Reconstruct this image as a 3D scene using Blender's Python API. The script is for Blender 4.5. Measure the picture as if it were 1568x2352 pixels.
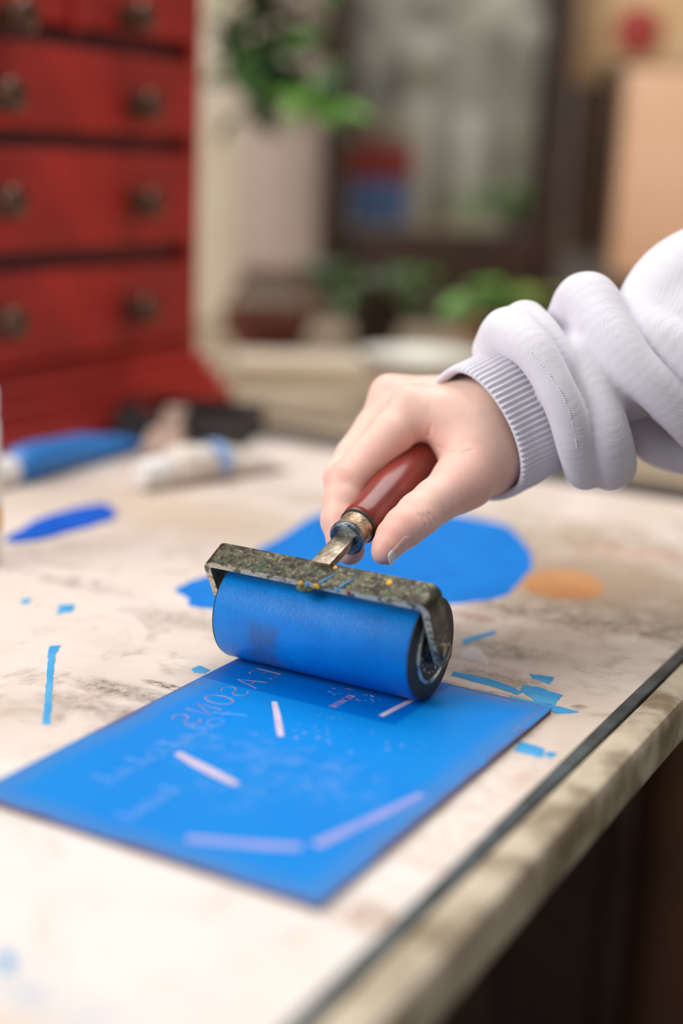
import bpy, bmesh, math, random
import numpy as np
from mathutils import Vector, Matrix
random.seed(7); np.random.seed(7)
for o in list(bpy.data.objects): bpy.data.objects.remove(o, do_unlink=True)
SC = bpy.context.scene; COL = SC.collection

# ------------------------------------------------------------------ camera
T = 0.75                       # table top height
PT = 0.0025                    # printing plate thickness
PZ = T + PT                    # plate surface
YAW, PITCH, ROLL = .5004, .2437, .042
F, CX, CY = 3267., 784., 1176.
CAM = np.array([0., 0., PZ + .206])
_cy, _sy, _cp, _sp = math.cos(YAW), math.sin(YAW), math.cos(PITCH), math.sin(PITCH)
fw = np.array([-_sy*_cp, _cy*_cp, -_sp]); rt0 = np.array([_cy, _sy, 0.]); up0 = np.cross(rt0, fw)
rt = rt0*math.cos(ROLL) + up0*math.sin(ROLL); up = -rt0*math.sin(ROLL) + up0*math.cos(ROLL)
cd = bpy.data.cameras.new('camera'); cam = bpy.data.objects.new('camera', cd); COL.objects.link(cam)
cd.sensor_fit = 'VERTICAL'; cd.sensor_height = 36; cd.sensor_width = 24; cd.lens = 36*F/2352
cd.clip_start = .02; cd.clip_end = 60
cam.matrix_world = Matrix(((rt[0], up[0], -fw[0], CAM[0]), (rt[1], up[1], -fw[1], CAM[1]), (rt[2], up[2], -fw[2], CAM[2]), (0, 0, 0, 1)))
cd.dof.use_dof = True; cd.dof.focus_distance = .578; cd.dof.aperture_fstop = 2.4; cd.dof.aperture_blades = 0
SC.camera = cam

# ------------------------------------------------------------------ light
W = bpy.data.worlds.new('daylight'); SC.world = W; W.use_nodes = True
W.node_tree.nodes['Background'].inputs[0].default_value = (1.0, .97, .93, 1)
W.node_tree.nodes['Background'].inputs[1].default_value = .40
def area(name, loc, target, sx, sy, power, color):
    l = bpy.data.lights.new(name, 'AREA'); l.shape = 'RECTANGLE'; l.size = sx; l.size_y = sy; l.energy = power; l.color = color
    o = bpy.data.objects.new(name, l); COL.objects.link(o); o.location = loc
    o.rotation_euler = (Vector(target) - Vector(loc)).to_track_quat('-Z', 'Y').to_euler()
    return o
area('window_light', (-1.6, -1.2, 2.1), (-.35, .55, T), 1.5, 1.3, 56, (1.0, .985, .96))
area('skylight', (-.45, 1.25, 2.9), (-.5, 1.0, T), 2.0, 1.6, 50, (1.0, .985, .965))
SC.view_settings.view_transform = 'Standard'; SC.view_settings.look = 'None'
SC.view_settings.exposure = -0.12; SC.view_settings.gamma = 1.0; SC.view_settings.use_curve_mapping = False

# ------------------------------------------------------------------ pixel helpers (image taken as 1568 x 2352)
def ray(x, y): return fw + rt*(x-CX)/F - up*(y-CY)/F
def at_d(x, y, d): return CAM + ray(x, y)*d
def at_z(x, y, z): r = ray(x, y); return CAM + r*((z-CAM[2])/r[2])
def at_x(x, y, X): r = ray(x, y); return CAM + r*((X-CAM[0])/r[0])
FH = np.array([-_sy, _cy, 0.]); RH = np.array([_cy, _sy, 0.])
def bgp(x, y, D): r = ray(x, y); return CAM + r*(D/float(r @ FH))      # point at horizontal distance D

# ------------------------------------------------------------------ materials
def nodes(name):
    m = bpy.data.materials.new(name); m.use_nodes = True; nt = m.node_tree
    return m, nt, nt.nodes, nt.links, nt.nodes['Principled BSDF']
def rgb(r, g, b):
    f = lambda c: (c/255/12.92) if c/255 <= .04045 else ((c/255+.055)/1.055)**2.4
    return (f(r), f(g), f(b), 1)
class NB:
    """small node helper"""
    def __init__(s, nt): s.nt = nt; s.n = nt.nodes; s.l = nt.links; s.tc = s.n.new('ShaderNodeTexCoord').outputs['Object']
    def mapping(s, loc=(0,0,0), rot=(0,0,0), scale=(1,1,1), v=None):
        m = s.n.new('ShaderNodeMapping'); m.inputs['Location'].default_value = loc; m.inputs['Rotation'].default_value = rot; m.inputs['Scale'].default_value = scale
        s.l.new(v or s.tc, m.inputs['Vector']); return m.outputs[0]
    def noise(s, scale, detail=4, rough=.55, dist=0, v=None):
        n = s.n.new('ShaderNodeTexNoise'); n.inputs['Scale'].default_value = scale; n.inputs['Detail'].default_value = detail
        n.inputs['Roughness'].default_value = rough; n.inputs['Distortion'].default_value = dist
        s.l.new(v or s.tc, n.inputs['Vector']); return n.outputs['Fac']
    def voro(s, scale, v=None, feat='F1'):
        n = s.n.new('ShaderNodeTexVoronoi'); n.feature = feat; n.inputs['Scale'].default_value = scale
        s.l.new(v or s.tc, n.inputs['Vector']); return n.outputs['Distance']
    def ramp(s, fac, a, b, ca=0., cb=1.):
        n = s.n.new('ShaderNodeMapRange'); n.interpolation_type = 'SMOOTHSTEP'
        n.inputs[1].default_value = a; n.inputs[2].default_value = b; n.inputs[3].default_value = ca; n.inputs[4].default_value = cb
        s.l.new(fac, n.inputs[0]); return n.outputs[0]
    def math(s, op, a, b=None):
        n = s.n.new('ShaderNodeMath'); n.operation = op
        for i, q in enumerate((a, b)):
            if q is None: continue
            if isinstance(q, (int, float)): n.inputs[i].default_value = q
            else: s.l.new(q, n.inputs[i])
        return n.outputs[0]
    def mix(s, fac, a, b):
        n = s.n.new('ShaderNodeMix'); n.data_type = 'RGBA'
        for i, q in ((0, fac), (6, a), (7, b)):
            if isinstance(q, (int, float)): n.inputs[i].default_value = q
            elif isinstance(q, tuple): n.inputs[i].default_value = q
            else: s.l.new(q, n.inputs[i])
        return n.outputs[2]
    def bump(s, h, strength, dist, bsdf):
        n = s.n.new('ShaderNodeBump'); n.inputs['Strength'].default_value = strength; n.inputs['Distance'].default_value = dist
        s.l.new(h, n.inputs['Height']); s.l.new(n.outputs[0], bsdf.inputs['Normal'])
    def sep(s):
        n = s.n.new('ShaderNodeSeparateXYZ'); s.l.new(s.tc, n.inputs[0]); return n.outputs
    def blob(s, x, y, rx, ry, rot=0, wob=.35, nz=None):
        """soft edged blotch on the XY plane, 1 inside -> 0 outside"""
        mp = s.mapping((-x, -y, 0)); m2 = s.mapping((0,0,0), (0,0,-rot), (1/rx, 1/ry, 0), mp)
        n = s.n.new('ShaderNodeVectorMath'); n.operation = 'LENGTH'; s.l.new(m2, n.inputs[0])
        d = n.outputs['Value']
        if nz is not None: d = s.math('ADD', d, s.math('MULTIPLY', s.math('SUBTRACT', nz, .5), wob*4))
        return d
def simple(name, c1, c2=None, scale=30., rough=.5, metal=0., bump=0., bscale=None, sub=0., spec=.5, lo=.35, hi=.65, detail=5, coat=0.):
    m, nt, n, l, b = nodes(name); k = NB(nt)
    if c2 is None: c2 = tuple(c*.8 for c in c1[:3]) + (1,)
    nz = k.noise(scale, detail)
    l.new(k.mix(k.ramp(nz, lo, hi), c1, c2), b.inputs['Base Color'])
    b.inputs['Roughness'].default_value = rough; b.inputs['Metallic'].default_value = metal
    b.inputs['Specular IOR Level'].default_value = spec
    if coat: b.inputs['Coat Weight'].default_value = coat; b.inputs['Coat Roughness'].default_value = .08
    if sub: b.inputs['Subsurface Weight'].default_value = sub; b.inputs['Subsurface Radius'].default_value = (.006, .0025, .0015); b.inputs['Subsurface Scale'].default_value = .6
    if bump: k.bump(k.noise(bscale or scale*4, 4), bump, .001, b)
    return m
MAT = {}

# ------------------------------------------------------------------ object helpers
def tag(o, label=None, cat=None, group=None, kind=None):
    if label: o['label'] = label
    if cat: o['category'] = cat
    if group: o['group'] = group
    if kind: o['kind'] = kind
    return o
def empty(name, loc, label, cat, group=None):
    o = bpy.data.objects.new(name, None); COL.objects.link(o); o.location = loc; o.empty_display_size = .02
    return tag(o, label, cat, group)
def _world_loc(o):
    v = Vector((0, 0, 0))
    while o: v = v + o.location; o = o.parent
    return v
def link(name, me, mat, parent=None, smooth=True, sharp=None, label=None):
    if isinstance(mat, str): mat = MAT[mat]
    me.materials.append(mat)
    if smooth:
        me.polygons.foreach_set('use_smooth', [True]*len(me.polygons))
        if sharp: me.set_sharp_from_angle(angle=math.radians(sharp))
    o = bpy.data.objects.new(name, me); COL.objects.link(o)
    # vertices are given in world space; put the origin at the middle of the bottom
    if len(me.vertices):
        co = np.empty(len(me.vertices)*3, np.float32); me.vertices.foreach_get('co', co); co = co.reshape(-1, 3)
        c = (co.min(0)+co.max(0))/2; c[2] = co[:, 2].min()
        if KEEP_ORIGIN: c = c*0
        co -= c; me.vertices.foreach_set('co', co.ravel()); o.location = Vector([float(q) for q in c])
    if parent:
        wl = _world_loc(parent); o.parent = parent; o.location = o.location - wl
    if label: o['label'] = label
    return o
KEEP_ORIGIN = False
def mesh(name, verts, faces, mat, parent=None, smooth=True, sharp=None, label=None):
    me = bpy.data.meshes.new(name); me.from_pydata([tuple(map(float, v)) for v in verts], [], [tuple(map(int, f)) for f in faces]); me.update()
    return link(name, me, mat, parent, smooth, sharp, label)
def frombm(name, bm, mat, parent=None, smooth=True, sharp=35, label=None):
    bmesh.ops.recalc_face_normals(bm, faces=bm.faces)
    me = bpy.data.meshes.new(name); bm.to_mesh(me); bm.free()
    return link(name, me, mat, parent, smooth, sharp, label)
def box_bm(c, size, rotz=0., bev=0., seg=2, M=None):
    bm = bmesh.new(); bmesh.ops.create_cube(bm, size=1)
    bmesh.ops.scale(bm, vec=size, verts=bm.verts)
    if bev: bmesh.ops.bevel(bm, geom=bm.edges[:], offset=bev, segments=seg, profile=.7, affect='EDGES')
    mm = Matrix.Translation(Vector([float(q) for q in c])) @ (M if M is not None else Matrix.Rotation(rotz, 4, 'Z'))
    bmesh.ops.transform(bm, matrix=mm, verts=bm.verts); return bm
def box(name, c, size, mat, parent=None, rotz=0., bev=0., seg=2, M=None, label=None):
    return frombm(name, box_bm(c, size, rotz, bev, seg, M), mat, parent, label=label)
def basis(z, x=None):
    """4x4 rotation whose Z column is z"""
    z = Vector(z).normalized(); x = Vector(x) if x is not None else Vector((1, 0, 0))
    if abs(z.dot(x.normalized())) > .95: x = Vector((0, 1, 0))
    y = z.cross(x).normalized(); x = y.cross(z)
    return Matrix(((x[0], y[0], z[0], 0), (x[1], y[1], z[1], 0), (x[2], y[2], z[2], 0), (0, 0, 0, 1)))
def lathe(name, prof, origin, axis, mat, parent=None, seg=48, sharp=35, label=None, close=True):
    """prof: list of (radius, height along axis)"""
    B = basis(axis); o = Vector([float(q) for q in origin]); vs = []; fs = []
    for r, h in prof:
        for i in range(seg):
            a = 2*math.pi*i/seg; vs.append(o + (B @ Vector((r*math.cos(a), r*math.sin(a), h))))
    for j in range(len(prof)-1):
        for i in range(seg): fs.append((j*seg+i, j*seg+(i+1) % seg, (j+1)*seg+(i+1) % seg, (j+1)*seg+i))
    if close:
        fs.append(tuple(range(seg-1, -1, -1))); fs.append(tuple((len(prof)-1)*seg+i for i in range(seg)))
    return mesh(name, vs, fs, mat, parent, True, sharp, label)
def tube_geo(pts, rad, seg=10):
    pts = [Vector([float(q) for q in p]) for p in pts]; n = len(pts)
    rad = [rad]*n if isinstance(rad, (int, float)) else rad
    vs = []; fs = []; ref = Vector((.13, .27, .95))
    for j, p in enumerate(pts):
        t = (pts[min(j+1, n-1)] - pts[max(j-1, 0)]).normalized(); a = t.cross(ref)
        if a.length < .1: a = t.cross(Vector((1, 0, 0)))
        a.normalize(); b = t.cross(a); ref = b.cross(t) if False else ref
        for i in range(seg):
            an = 2*math.pi*i/seg; vs.append(p + (a*math.cos(an) + b*math.sin(an))*rad[j])
    for j in range(n-1):
        for i in range(seg): fs.append((j*seg+i, j*seg+(i+1) % seg, (j+1)*seg+(i+1) % seg, (j+1)*seg+i))
    fs.append(tuple(range(seg-1, -1, -1))); fs.append(tuple((n-1)*seg+i for i in range(seg)))
    return vs, fs
def tube(name, pts, rad, mat, parent=None, seg=10, label=None):
    v, f = tube_geo(pts, rad, seg); return mesh(name, v, f, mat, parent, True, 50, label)
def slab(name, outline, z0, z1, mat, parent=None, label=None, inset=0.):
    """flat prism with the outline given as world xy"""
    n = len(outline); c = np.mean(outline, 0)
    top = [(c+(np.array(p)-c)*(1-inset)) for p in outline]
    vs = [(p[0], p[1], z0) for p in outline] + [(p[0], p[1], z1) for p in top]
    fs = [tuple(range(n, 2*n)), tuple(range(n-1, -1, -1))] + [(i, (i+1) % n, n+(i+1) % n, n+i) for i in range(n)]
    return mesh(name, vs, fs, mat, parent, False, None, label)
def wobble(pts, amp, sub=6, seed=1, lin=False):
    """subdivide a closed outline and roughen it"""
    rnd = random.Random(seed); out = []; n = len(pts)
    P = [np.array(p, float) for p in pts]
    for i in range(n):
        p0, p1, p2, p3 = P[i-1], P[i], P[(i+1) % n], P[(i+2) % n]
        for s in range(sub):
            t = s/sub
            q = .5*((2*p1)+(-p0+p2)*t+(2*p0-5*p1+4*p2-p3)*t*t+(-p0+3*p1-3*p2+p3)*t**3) if not lin else p1+(p2-p1)*t
            out.append(q + np.array([rnd.uniform(-amp, amp), rnd.uniform(-amp, amp)]))
    return out

# ------------------------------------------------------------------ implicit surfaces (hand and sleeve)
CAMROT = np.stack([rt, up, fw], 1)
def c3(x, y, d):                # pixel + depth in mm -> camera space mm
    return np.array([(x-CX)/F*d, -(y-CY)/F*d, d])
class Field:
    def __init__(s, lo, hi, vox):
        s.lo = np.array(lo, float); s.vox = vox; s.n = np.ceil((np.array(hi)-s.lo)/vox).astype(int)+1
        ax = [s.lo[i]+vox*np.arange(s.n[i]) for i in range(3)]
        s.P = np.stack(np.meshgrid(*ax, indexing='ij'), -1).astype(np.float32)
        s.d = np.full(tuple(s.n), 30., np.float32)
    def cone(s, a, b, ra, rb, out=None, pad=14., flat=None):
        """distance to a tapered capsule inside its padded box"""
        R = max(ra, rb)+pad
        i0 = np.clip(((np.minimum(a, b)-R-s.lo)/s.vox).astype(int), 0, s.n); i1 = np.clip(((np.maximum(a, b)+R-s.lo)/s.vox).astype(int)+1, 0, s.n)
        sl = tuple(slice(int(p), int(q)) for p, q in zip(i0, i1))
        P = s.P[sl]; ba = (b-a).astype(np.float32); pa = P-a.astype(np.float32)
        t = np.clip((pa @ ba)/max(float(ba @ ba), 1e-6), 0, 1)
        q = pa-ba*t[..., None]
        if flat is not None:        # squash along a unit axis
            ax, k = flat; ax = np.array(ax, np.float32); c = q @ ax; q = q + ax*(c*(k-1))[..., None]
        d = np.sqrt((q*q).sum(-1)) - (ra+(rb-ra)*t)
        return sl, d
def smin(a, b, k):
    h = np.clip(.5+.5*(b-a)/k, 0, 1); return b+(a-b)*h - k*h*(1-h)
def surface(fld):
    """surface nets: returns verts (camera mm) and quads"""
    d = fld.d; s = d < 0; n = d.shape
    c = np.zeros((n[0]-1, n[1]-1, n[2]-1), np.int8)
    corners = [(i, j, k) for i in (0, 1) for j in (0, 1) for k in (0, 1)]
    for i, j, k in corners: c += s[i:n[0]-1+i, j:n[1]-1+j, k:n[2]-1+k]
    act = (c > 0) & (c < 8); idx = np.argwhere(act); vid = np.full(act.shape, -1, np.int64); vid[act] = np.arange(len(idx))
    acc = np.zeros((len(idx), 3)); cnt = np.zeros(len(idx))
    for a in corners:
        for ax in range(3):
            if a[ax]: continue
            b = list(a); b[ax] = 1
            da = d[idx[:, 0]+a[0], idx[:, 1]+a[1], idx[:, 2]+a[2]]; db = d[idx[:, 0]+b[0], idx[:, 1]+b[1], idx[:, 2]+b[2]]
            x = (da < 0) != (db < 0); t = np.where(x, da/(da-db+1e-12), 0)
            p = np.tile(np.array(a, float), (len(idx), 1)); p[:, ax] += t
            acc[x] += p[x]; cnt[x] += 1
    V = (idx+acc/cnt[:, None])*fld.vox+fld.lo
    Q = []
    for ax in range(3):
        u, v = (ax+1) % 3, (ax+2) % 3
        sl0 = [slice(None)]*3; sl1 = [slice(None)]*3; sl0[ax] = slice(0, n[ax]-1); sl1[ax] = slice(1, n[ax])
        ch = s[tuple(sl0)] != s[tuple(sl1)]; e = np.argwhere(ch)
        e = e[(e[:, u] > 0) & (e[:, v] > 0) & (e[:, u] < n[u]-1) & (e[:, v] < n[v]-1)]
        ins = s[e[:, 0], e[:, 1], e[:, 2]]
        def g(du, dv):
            q = e.copy(); q[:, u] -= du; q[:, v] -= dv; return vid[q[:, 0], q[:, 1], q[:, 2]]
        quad = np.stack([g(1, 1), g(0, 1), g(0, 0), g(1, 0)], 1)
        quad[~ins] = quad[~ins][:, ::-1]; Q.append(quad)
    return V, np.concatenate(Q)
def relax(V, Q, it, lam=.5):
    e = np.concatenate([Q[:, [0, 1]], Q[:, [1, 2]], Q[:, [2, 3]], Q[:, [3, 0]]]); n = len(V)
    deg = np.bincount(e[:, 0], minlength=n)+np.bincount(e[:, 1], minlength=n)
    for k in range(it):
        for l in (lam, -lam*1.03):
            A = np.stack([np.bincount(e[:, 0], V[e[:, 1], i], n)+np.bincount(e[:, 1], V[e[:, 0], i], n) for i in range(3)], 1)/deg[:, None]
            V = V+l*(A-V)
    return V
def cam_to_world(V): return CAM + (V/1000.) @ CAMROT.T
def quick_mesh(name, V, Q, mat, parent, label=None, colors=None):
    me = bpy.data.meshes.new(name); me.vertices.add(len(V)); me.vertices.foreach_set('co', V.astype(np.float32).ravel())
    me.loops.add(Q.size); me.loops.foreach_set('vertex_index', Q.astype(np.int32).ravel())
    me.polygons.add(len(Q)); me.polygons.foreach_set('loop_start', np.arange(0, Q.size, 4, dtype=np.int32)); me.polygons.foreach_set('loop_total', np.full(len(Q), 4, np.int32))
    me.update(calc_edges=True); me.validate()
    if colors is not None:
        at = me.color_attributes.new('tint', 'FLOAT_COLOR', 'POINT'); at.data.foreach_set('color', colors.astype(np.float32).ravel())
    return link(name, me, mat, parent, True, None, label)
# ------------------------------------------------------------------ material definitions
def m_table():
    m, nt, n, l, b = nodes('stained_board'); k = NB(nt)
    big = k.noise(7, 5, .6, .6); mid = k.noise(26, 6, .65, 1.2); fine = k.noise(190, 6, .7); fib = k.noise(60, 5, .7, 0, k.mapping((0,0,0), (0,0,.5), (1, 6, 1)))
    c = k.mix(k.ramp(big, .35, .7), rgb(224, 211, 203), rgb(206, 188, 172))
    c = k.mix(k.math('MULTIPLY', k.ramp(mid, .50, .76), .75), c, rgb(160, 142, 126))
    c = k.mix(k.math('MULTIPLY', k.ramp(fib, .58, .75), .4), c, rgb(160, 140, 126))
    c = k.mix(k.math('MULTIPLY', k.ramp(k.noise(34, 4, .6, 1.5, k.mapping((3,1,0))), .66, .72), .35), c, rgb(206, 150, 132))
    c = k.mix(k.math('MULTIPLY', k.ramp(k.noise(21, 4, .6, .8, k.mapping((9,4,0))), .66, .74), .3), c, rgb(150, 160, 150))
    # older stains and tone patches, each with its own shape: (px, py, rx, ry, rot, colour, strength, grain)
    def st(px, py, rx, ry, rot, col, s, grain=.5):
        nonlocal c
        w = at_z(px, py, T); nz = k.noise(45, 5, .7)
        d = k.blob(w[0], w[1], rx, ry, rot, .45, nz)
        f = k.math('MULTIPLY', k.ramp(d, 1.15, .2), s)
        if grain: f = k.math('MULTIPLY', f, k.ramp(k.noise(230, 5, .75), .5-.3*grain, .5+.25*grain))
        c = k.mix(f, c, col)
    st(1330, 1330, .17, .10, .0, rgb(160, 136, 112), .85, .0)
    st(500, 1200, .16, .06, .1, rgb(196, 176, 156), .7, .0)
    st(330, 2080, .17, .09, .3, rgb(236, 230, 227), .6, .0)  # stronger light at the near left, put into the board colour
    st(1000, 1900, .03, .09, -.1, rgb(238, 228, 222), .7, .2)
    st(290, 1590, .034, .009, .75, rgb(70, 58, 52), .85, .9)
    st(230, 1630, .03, .012, .6, rgb(88, 70, 60), .7, .9)
    st(380, 1575, .012, .003, .75, rgb(58, 40, 28), .95, .4)
    st(180, 1340, .05, .011, .3, rgb(120, 104, 98), .6, .2)
    st(600, 1360, .03, .02, .3, rgb(165, 148, 136), .6, .3)
    st(400, 1420, .035, .012, .2, rgb(150, 135, 126), .55, .6)
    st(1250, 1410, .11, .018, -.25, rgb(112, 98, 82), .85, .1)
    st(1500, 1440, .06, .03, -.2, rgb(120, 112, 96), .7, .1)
    st(1150, 1560, .03, .010, -.12, rgb(118, 98, 84), .75, .8)
    st(1100, 1480, .045, .015, -.1, rgb(130, 122, 100), .6, .4)
    st(1100, 1585, .035, .004, 0., rgb(120, 112, 96), .9, .9)
    st(1290, 1345, .022, .018, .2, rgb(214, 150, 90), .95, 0)
    st(1450, 1270, .04, .016, 0, rgb(214, 170, 158), .6, 0)
    st(1100, 1420, .014, .008, 0, rgb(150, 86, 76), .7, .1)
    st(1330, 1625, .004, .004, 0, rgb(60, 52, 44), .9, .5)
    st(1420, 1548, .003, .002, 0, rgb(70, 60, 50), .9, .5)
    st(850, 2110, .02, .010, .4, rgb(168, 126, 92), .8, .2)
    st(1020, 1995, .02, .006, 1.1, rgb(216, 178, 166), .7, .2)
    st(1200, 1790, .006, .012, .2, rgb(200, 160, 140), .5, .3)
    st(330, 1905, .09, .004, .12, rgb(150, 138, 138), .7, .3)
    st(60, 1100, .08, .02, .2, rgb(170, 160, 160), .6, .1)
    st(640, 1130, .1, .03, .1, rgb(172, 152, 130), .7, .1)
    st(1350, 1230, .1, .05, .1, rgb(160, 138, 114), .8, .1)
    st(1050, 1210, .1, .05, .1, rgb(164, 146, 124), .6, .1)
    st(90, 2290, .03, .01, .2, rgb(150, 180, 205), .6, .2)
    c = k.mix(k.math('MULTIPLY', k.ramp(k.noise(420, 6, .8), .60, .72), .45), c, rgb(132, 112, 98))
    c = k.mix(k.math('MULTIPLY', k.ramp(k.noise(150, 5, .7, .5, k.mapping((2,5,0), (0,0,-.6), (1, 9, 1))), .64, .72), .35), c, rgb(120, 104, 92))
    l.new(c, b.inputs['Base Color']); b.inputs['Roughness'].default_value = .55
    k.bump(fine, .25, .0006, b)
    return m
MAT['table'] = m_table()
def m_ink(name, c1, c2, rough, bump=.15):
    m, nt, n, l, b = nodes(name); k = NB(nt)
    l.new(k.mix(k.ramp(k.noise(40, 5), .35, .7), c1, c2), b.inputs['Base Color'])
    b.inputs['Roughness'].default_value = rough; b.inputs['Specular IOR Level'].default_value = .15
    k.bump(k.noise(900, 3), bump, .0003, b); return m
BLUE = (.0, .205, .68, 1); BLUE2 = (.0, .175, .60, 1)
MAT['ink'] = m_ink('wet_blue_ink', BLUE, BLUE2, .38)
MAT['ink_thick'] = m_ink('thick_blue_ink', (.0, .115, .60, 1), (.0, .10, .52, 1), .3, .4)
MAT['ink_thin'] = m_ink('dried_blue_ink', rgb(60, 150, 208), rgb(90, 168, 214), .6)
def m_plate():
    m, nt, n, l, b = nodes('inked_plate'); k = NB(nt); X, Y, Z = k.sep()
    px, py = PLX, PLY
    c = k.mix(k.ramp(k.noise(14, 4), .35, .7), (.0, .215, .68, 1), (.004, .235, .69, 1))
    # thinner ink towards the rims shows the grey lino under it
    ex = k.math('MINIMUM', k.math('SUBTRACT', X, px), k.math('SUBTRACT', px+PLW, X))
    ey = k.math('MINIMUM', k.math('SUBTRACT', Y, py), k.math('SUBTRACT', py+PLL, Y))
    e = k.math('ADD', k.math('MINIMUM', ex, ey), k.math('MULTIPLY', k.math('SUBTRACT', k.noise(30, 4), .5), .012))
    c = k.mix(k.ramp(e, .014, .004, 0, .45), c, rgb(88, 128, 178))
    c = k.mix(k.ramp(e, .0022, .0003, 0, .55), c, rgb(110, 84, 92))
    # rough, half inked engraving (a cloud of little cut dabs)
    d = k.blob(px+.078, py+.108, .036, .018, .55, .5, k.noise(60, 4))
    dab = k.math('MULTIPLY', k.ramp(d, 1.1, .5), k.ramp(k.voro(330, k.mapping((0,0,0), (0,0,.3), (1, .6, 1))), .32, .16))
    dab = k.math('MULTIPLY', dab, k.ramp(k.noise(70, 3), .42, .6))
    c = k.mix(k.math('MULTIPLY', dab, .62), c, rgb(170, 160, 205))
    d2 = k.blob(px+.075, py+.07, .05, .03, .4, .7, k.noise(50, 4))
    c = k.mix(k.math('MULTIPLY', k.math('MULTIPLY', k.ramp(d2, 1.1, .4), k.ramp(k.noise(160, 4, .6), .45, .7)), .28), c, rgb(130, 160, 215))
    # the band just rolled over: fresh, darker and wetter
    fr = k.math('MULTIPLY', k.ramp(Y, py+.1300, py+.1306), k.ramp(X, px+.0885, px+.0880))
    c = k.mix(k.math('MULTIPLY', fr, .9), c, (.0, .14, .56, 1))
    l.new(c, b.inputs['Base Color'])
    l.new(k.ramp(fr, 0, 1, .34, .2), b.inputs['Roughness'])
    b.inputs['Specular IOR Level'].default_value = .22
    k.bump(k.noise(1100, 3), .18, .0002, b); return m
PLX, PLY, PLW, PLL = -.3077, .3196, .1314, .1823
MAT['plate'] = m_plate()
MAT['plate_edge'] = simple('brown_lino', rgb(122, 74, 58), rgb(84, 52, 44), 120, .8)
MAT['cut'] = simple('cut_line', rgb(214, 200, 214), rgb(196, 176, 200), 90, .7)
MAT['cut_red'] = simple('engraved_line', rgb(206, 138, 130), rgb(150, 120, 150), 160, .6)
MAT['cut_dim'] = simple('half_inked_line', rgb(84, 150, 226), rgb(110, 150, 216), 160, .5)
MAT['cut_blue'] = simple('ink_filmed_cut', rgb(150, 152, 210), rgb(130, 146, 212), 60, .5)
def m_roller():
    m, nt, n, l, b = nodes('inked_roller'); k = NB(nt); X, Y, Z = k.sep()
    mp = k.mapping((0,0,0), (0,0,0), (1, 5, 5))
    c = k.mix(k.ramp(k.noise(60, 5, .6, .5), .35, .7), (.0, .205, .66, 1), (.0, .17, .58, 1))
    c = k.mix(k.math('MULTIPLY', k.ramp(k.noise(26, 5, .65, 1.), .55, .75), .45), c, (.0, .10, .42, 1))
    ax = NB.math(k, 'ABSOLUTE', k.math('ADD', X, .021))
    d = k.ramp(k.math('ADD', ax, k.math('MULTIPLY', k.math('SUBTRACT', k.noise(55, 5, .7), .5), .026)), .011, .004)
    zz = k.ramp(k.math('ABSOLUTE', k.math('SUBTRACT', Z, .012)), .016, .006)
    c = k.mix(k.math('MULTIPLY', k.math('MULTIPLY', d, zz), .6), c, rgb(62, 84, 128))
    l.new(c, b.inputs['Base Color'])
    b.inputs['Roughness'].default_value = .32; b.inputs['Specular IOR Level'].default_value = .28
    k.bump(k.noise(620, 5, .65, .6, k.mapping((0,0,0), (.5,0,0), (2.2, .7, .7))), .6, .0005, b)
    return m
MAT['roller'] = m_roller()
MAT['rubber'] = simple('black_rubber', rgb(52, 48, 46), rgb(38, 37, 38), 60, .62, bump=.2)
MAT['hub'] = simple('dark_metal_hub', rgb(50, 48, 46), rgb(86, 84, 78), 300, .5, .6, .3)
MAT['hubring'] = simple('worn_alloy', rgb(196, 200, 196), rgb(120, 124, 118), 160, .42, .75, .2, lo=.45, hi=.7)
def m_frame():
    m, nt, n, l, b = nodes('paint_crusted_steel'); k = NB(nt)
    c = k.mix(k.ramp(k.noise(260, 6, .7, .5), .42, .6), rgb(44, 39, 34), rgb(88, 86, 66))
    c = k.mix(k.math('MULTIPLY', k.ramp(k.noise(520, 6, .7), .54, .64), .8), c, rgb(146, 136, 112))
    c = k.mix(k.math('MULTIPLY', k.ramp(k.noise(330, 5, .7, 1.), .62, .66), .8), c, rgb(140, 148, 66))
    c = k.mix(k.math('MULTIPLY', k.ramp(k.noise(90, 5, .7, 1., k.mapping((4,2,1))), .54, .64), .75), c, rgb(58, 84, 62))
    c = k.mix(k.math('MULTIPLY', k.ramp(k.noise(70, 6, .75, .6, k.mapping((1,8,3), (0,0,0), (.45, 1.6, 1.6))), .58, .66), .7), c, rgb(140, 130, 108))
    c = k.mix(k.math('MULTIPLY', k.ramp(k.noise(80, 6, .75, .8, k.mapping((6,8,3), (0,0,0), (.5, 1.4, 1.4))), .54, .62), .9), c, rgb(36, 31, 28))
    c = k.mix(k.math('MULTIPLY', k.ramp(k.noise(400, 5, .7, 1., k.mapping((7,3,1))), .66, .70), .9), c, rgb(40, 34, 30))
    l.new(c, b.inputs['Base Color']); b.inputs['Metallic'].default_value = .45
    l.new(k.ramp(k.noise(120, 4), .4, .65, .16, .55), b.inputs['Roughness'])
    k.bump(k.noise(700, 5, .7), .6, .0005, b); return m
MAT['frame'] = m_frame()
MAT['frame_edge_lit'] = simple('worn_lit_edge', rgb(200, 188, 162), rgb(96, 92, 74), 220, .4, .2, .5, lo=.48, hi=.6)  # worn front faces, also paler in colour to look lit
MAT['steel'] = simple('tarnished_steel', rgb(178, 166, 148), rgb(120, 108, 94), 160, .28, .9, .15)
MAT['ferrule'] = simple('worn_ferrule', rgb(190, 170, 146), rgb(128, 100, 76), 260, .34, .8, .4)
MAT['zinc'] = simple('zinc_ring', rgb(120, 132, 140), rgb(70, 80, 88), 200, .35, .85, .3)
MAT['handle'] = simple('red_lacquer', rgb(138, 46, 35), rgb(112, 34, 26), 45, .3, 0, .05, coat=.2)
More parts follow.
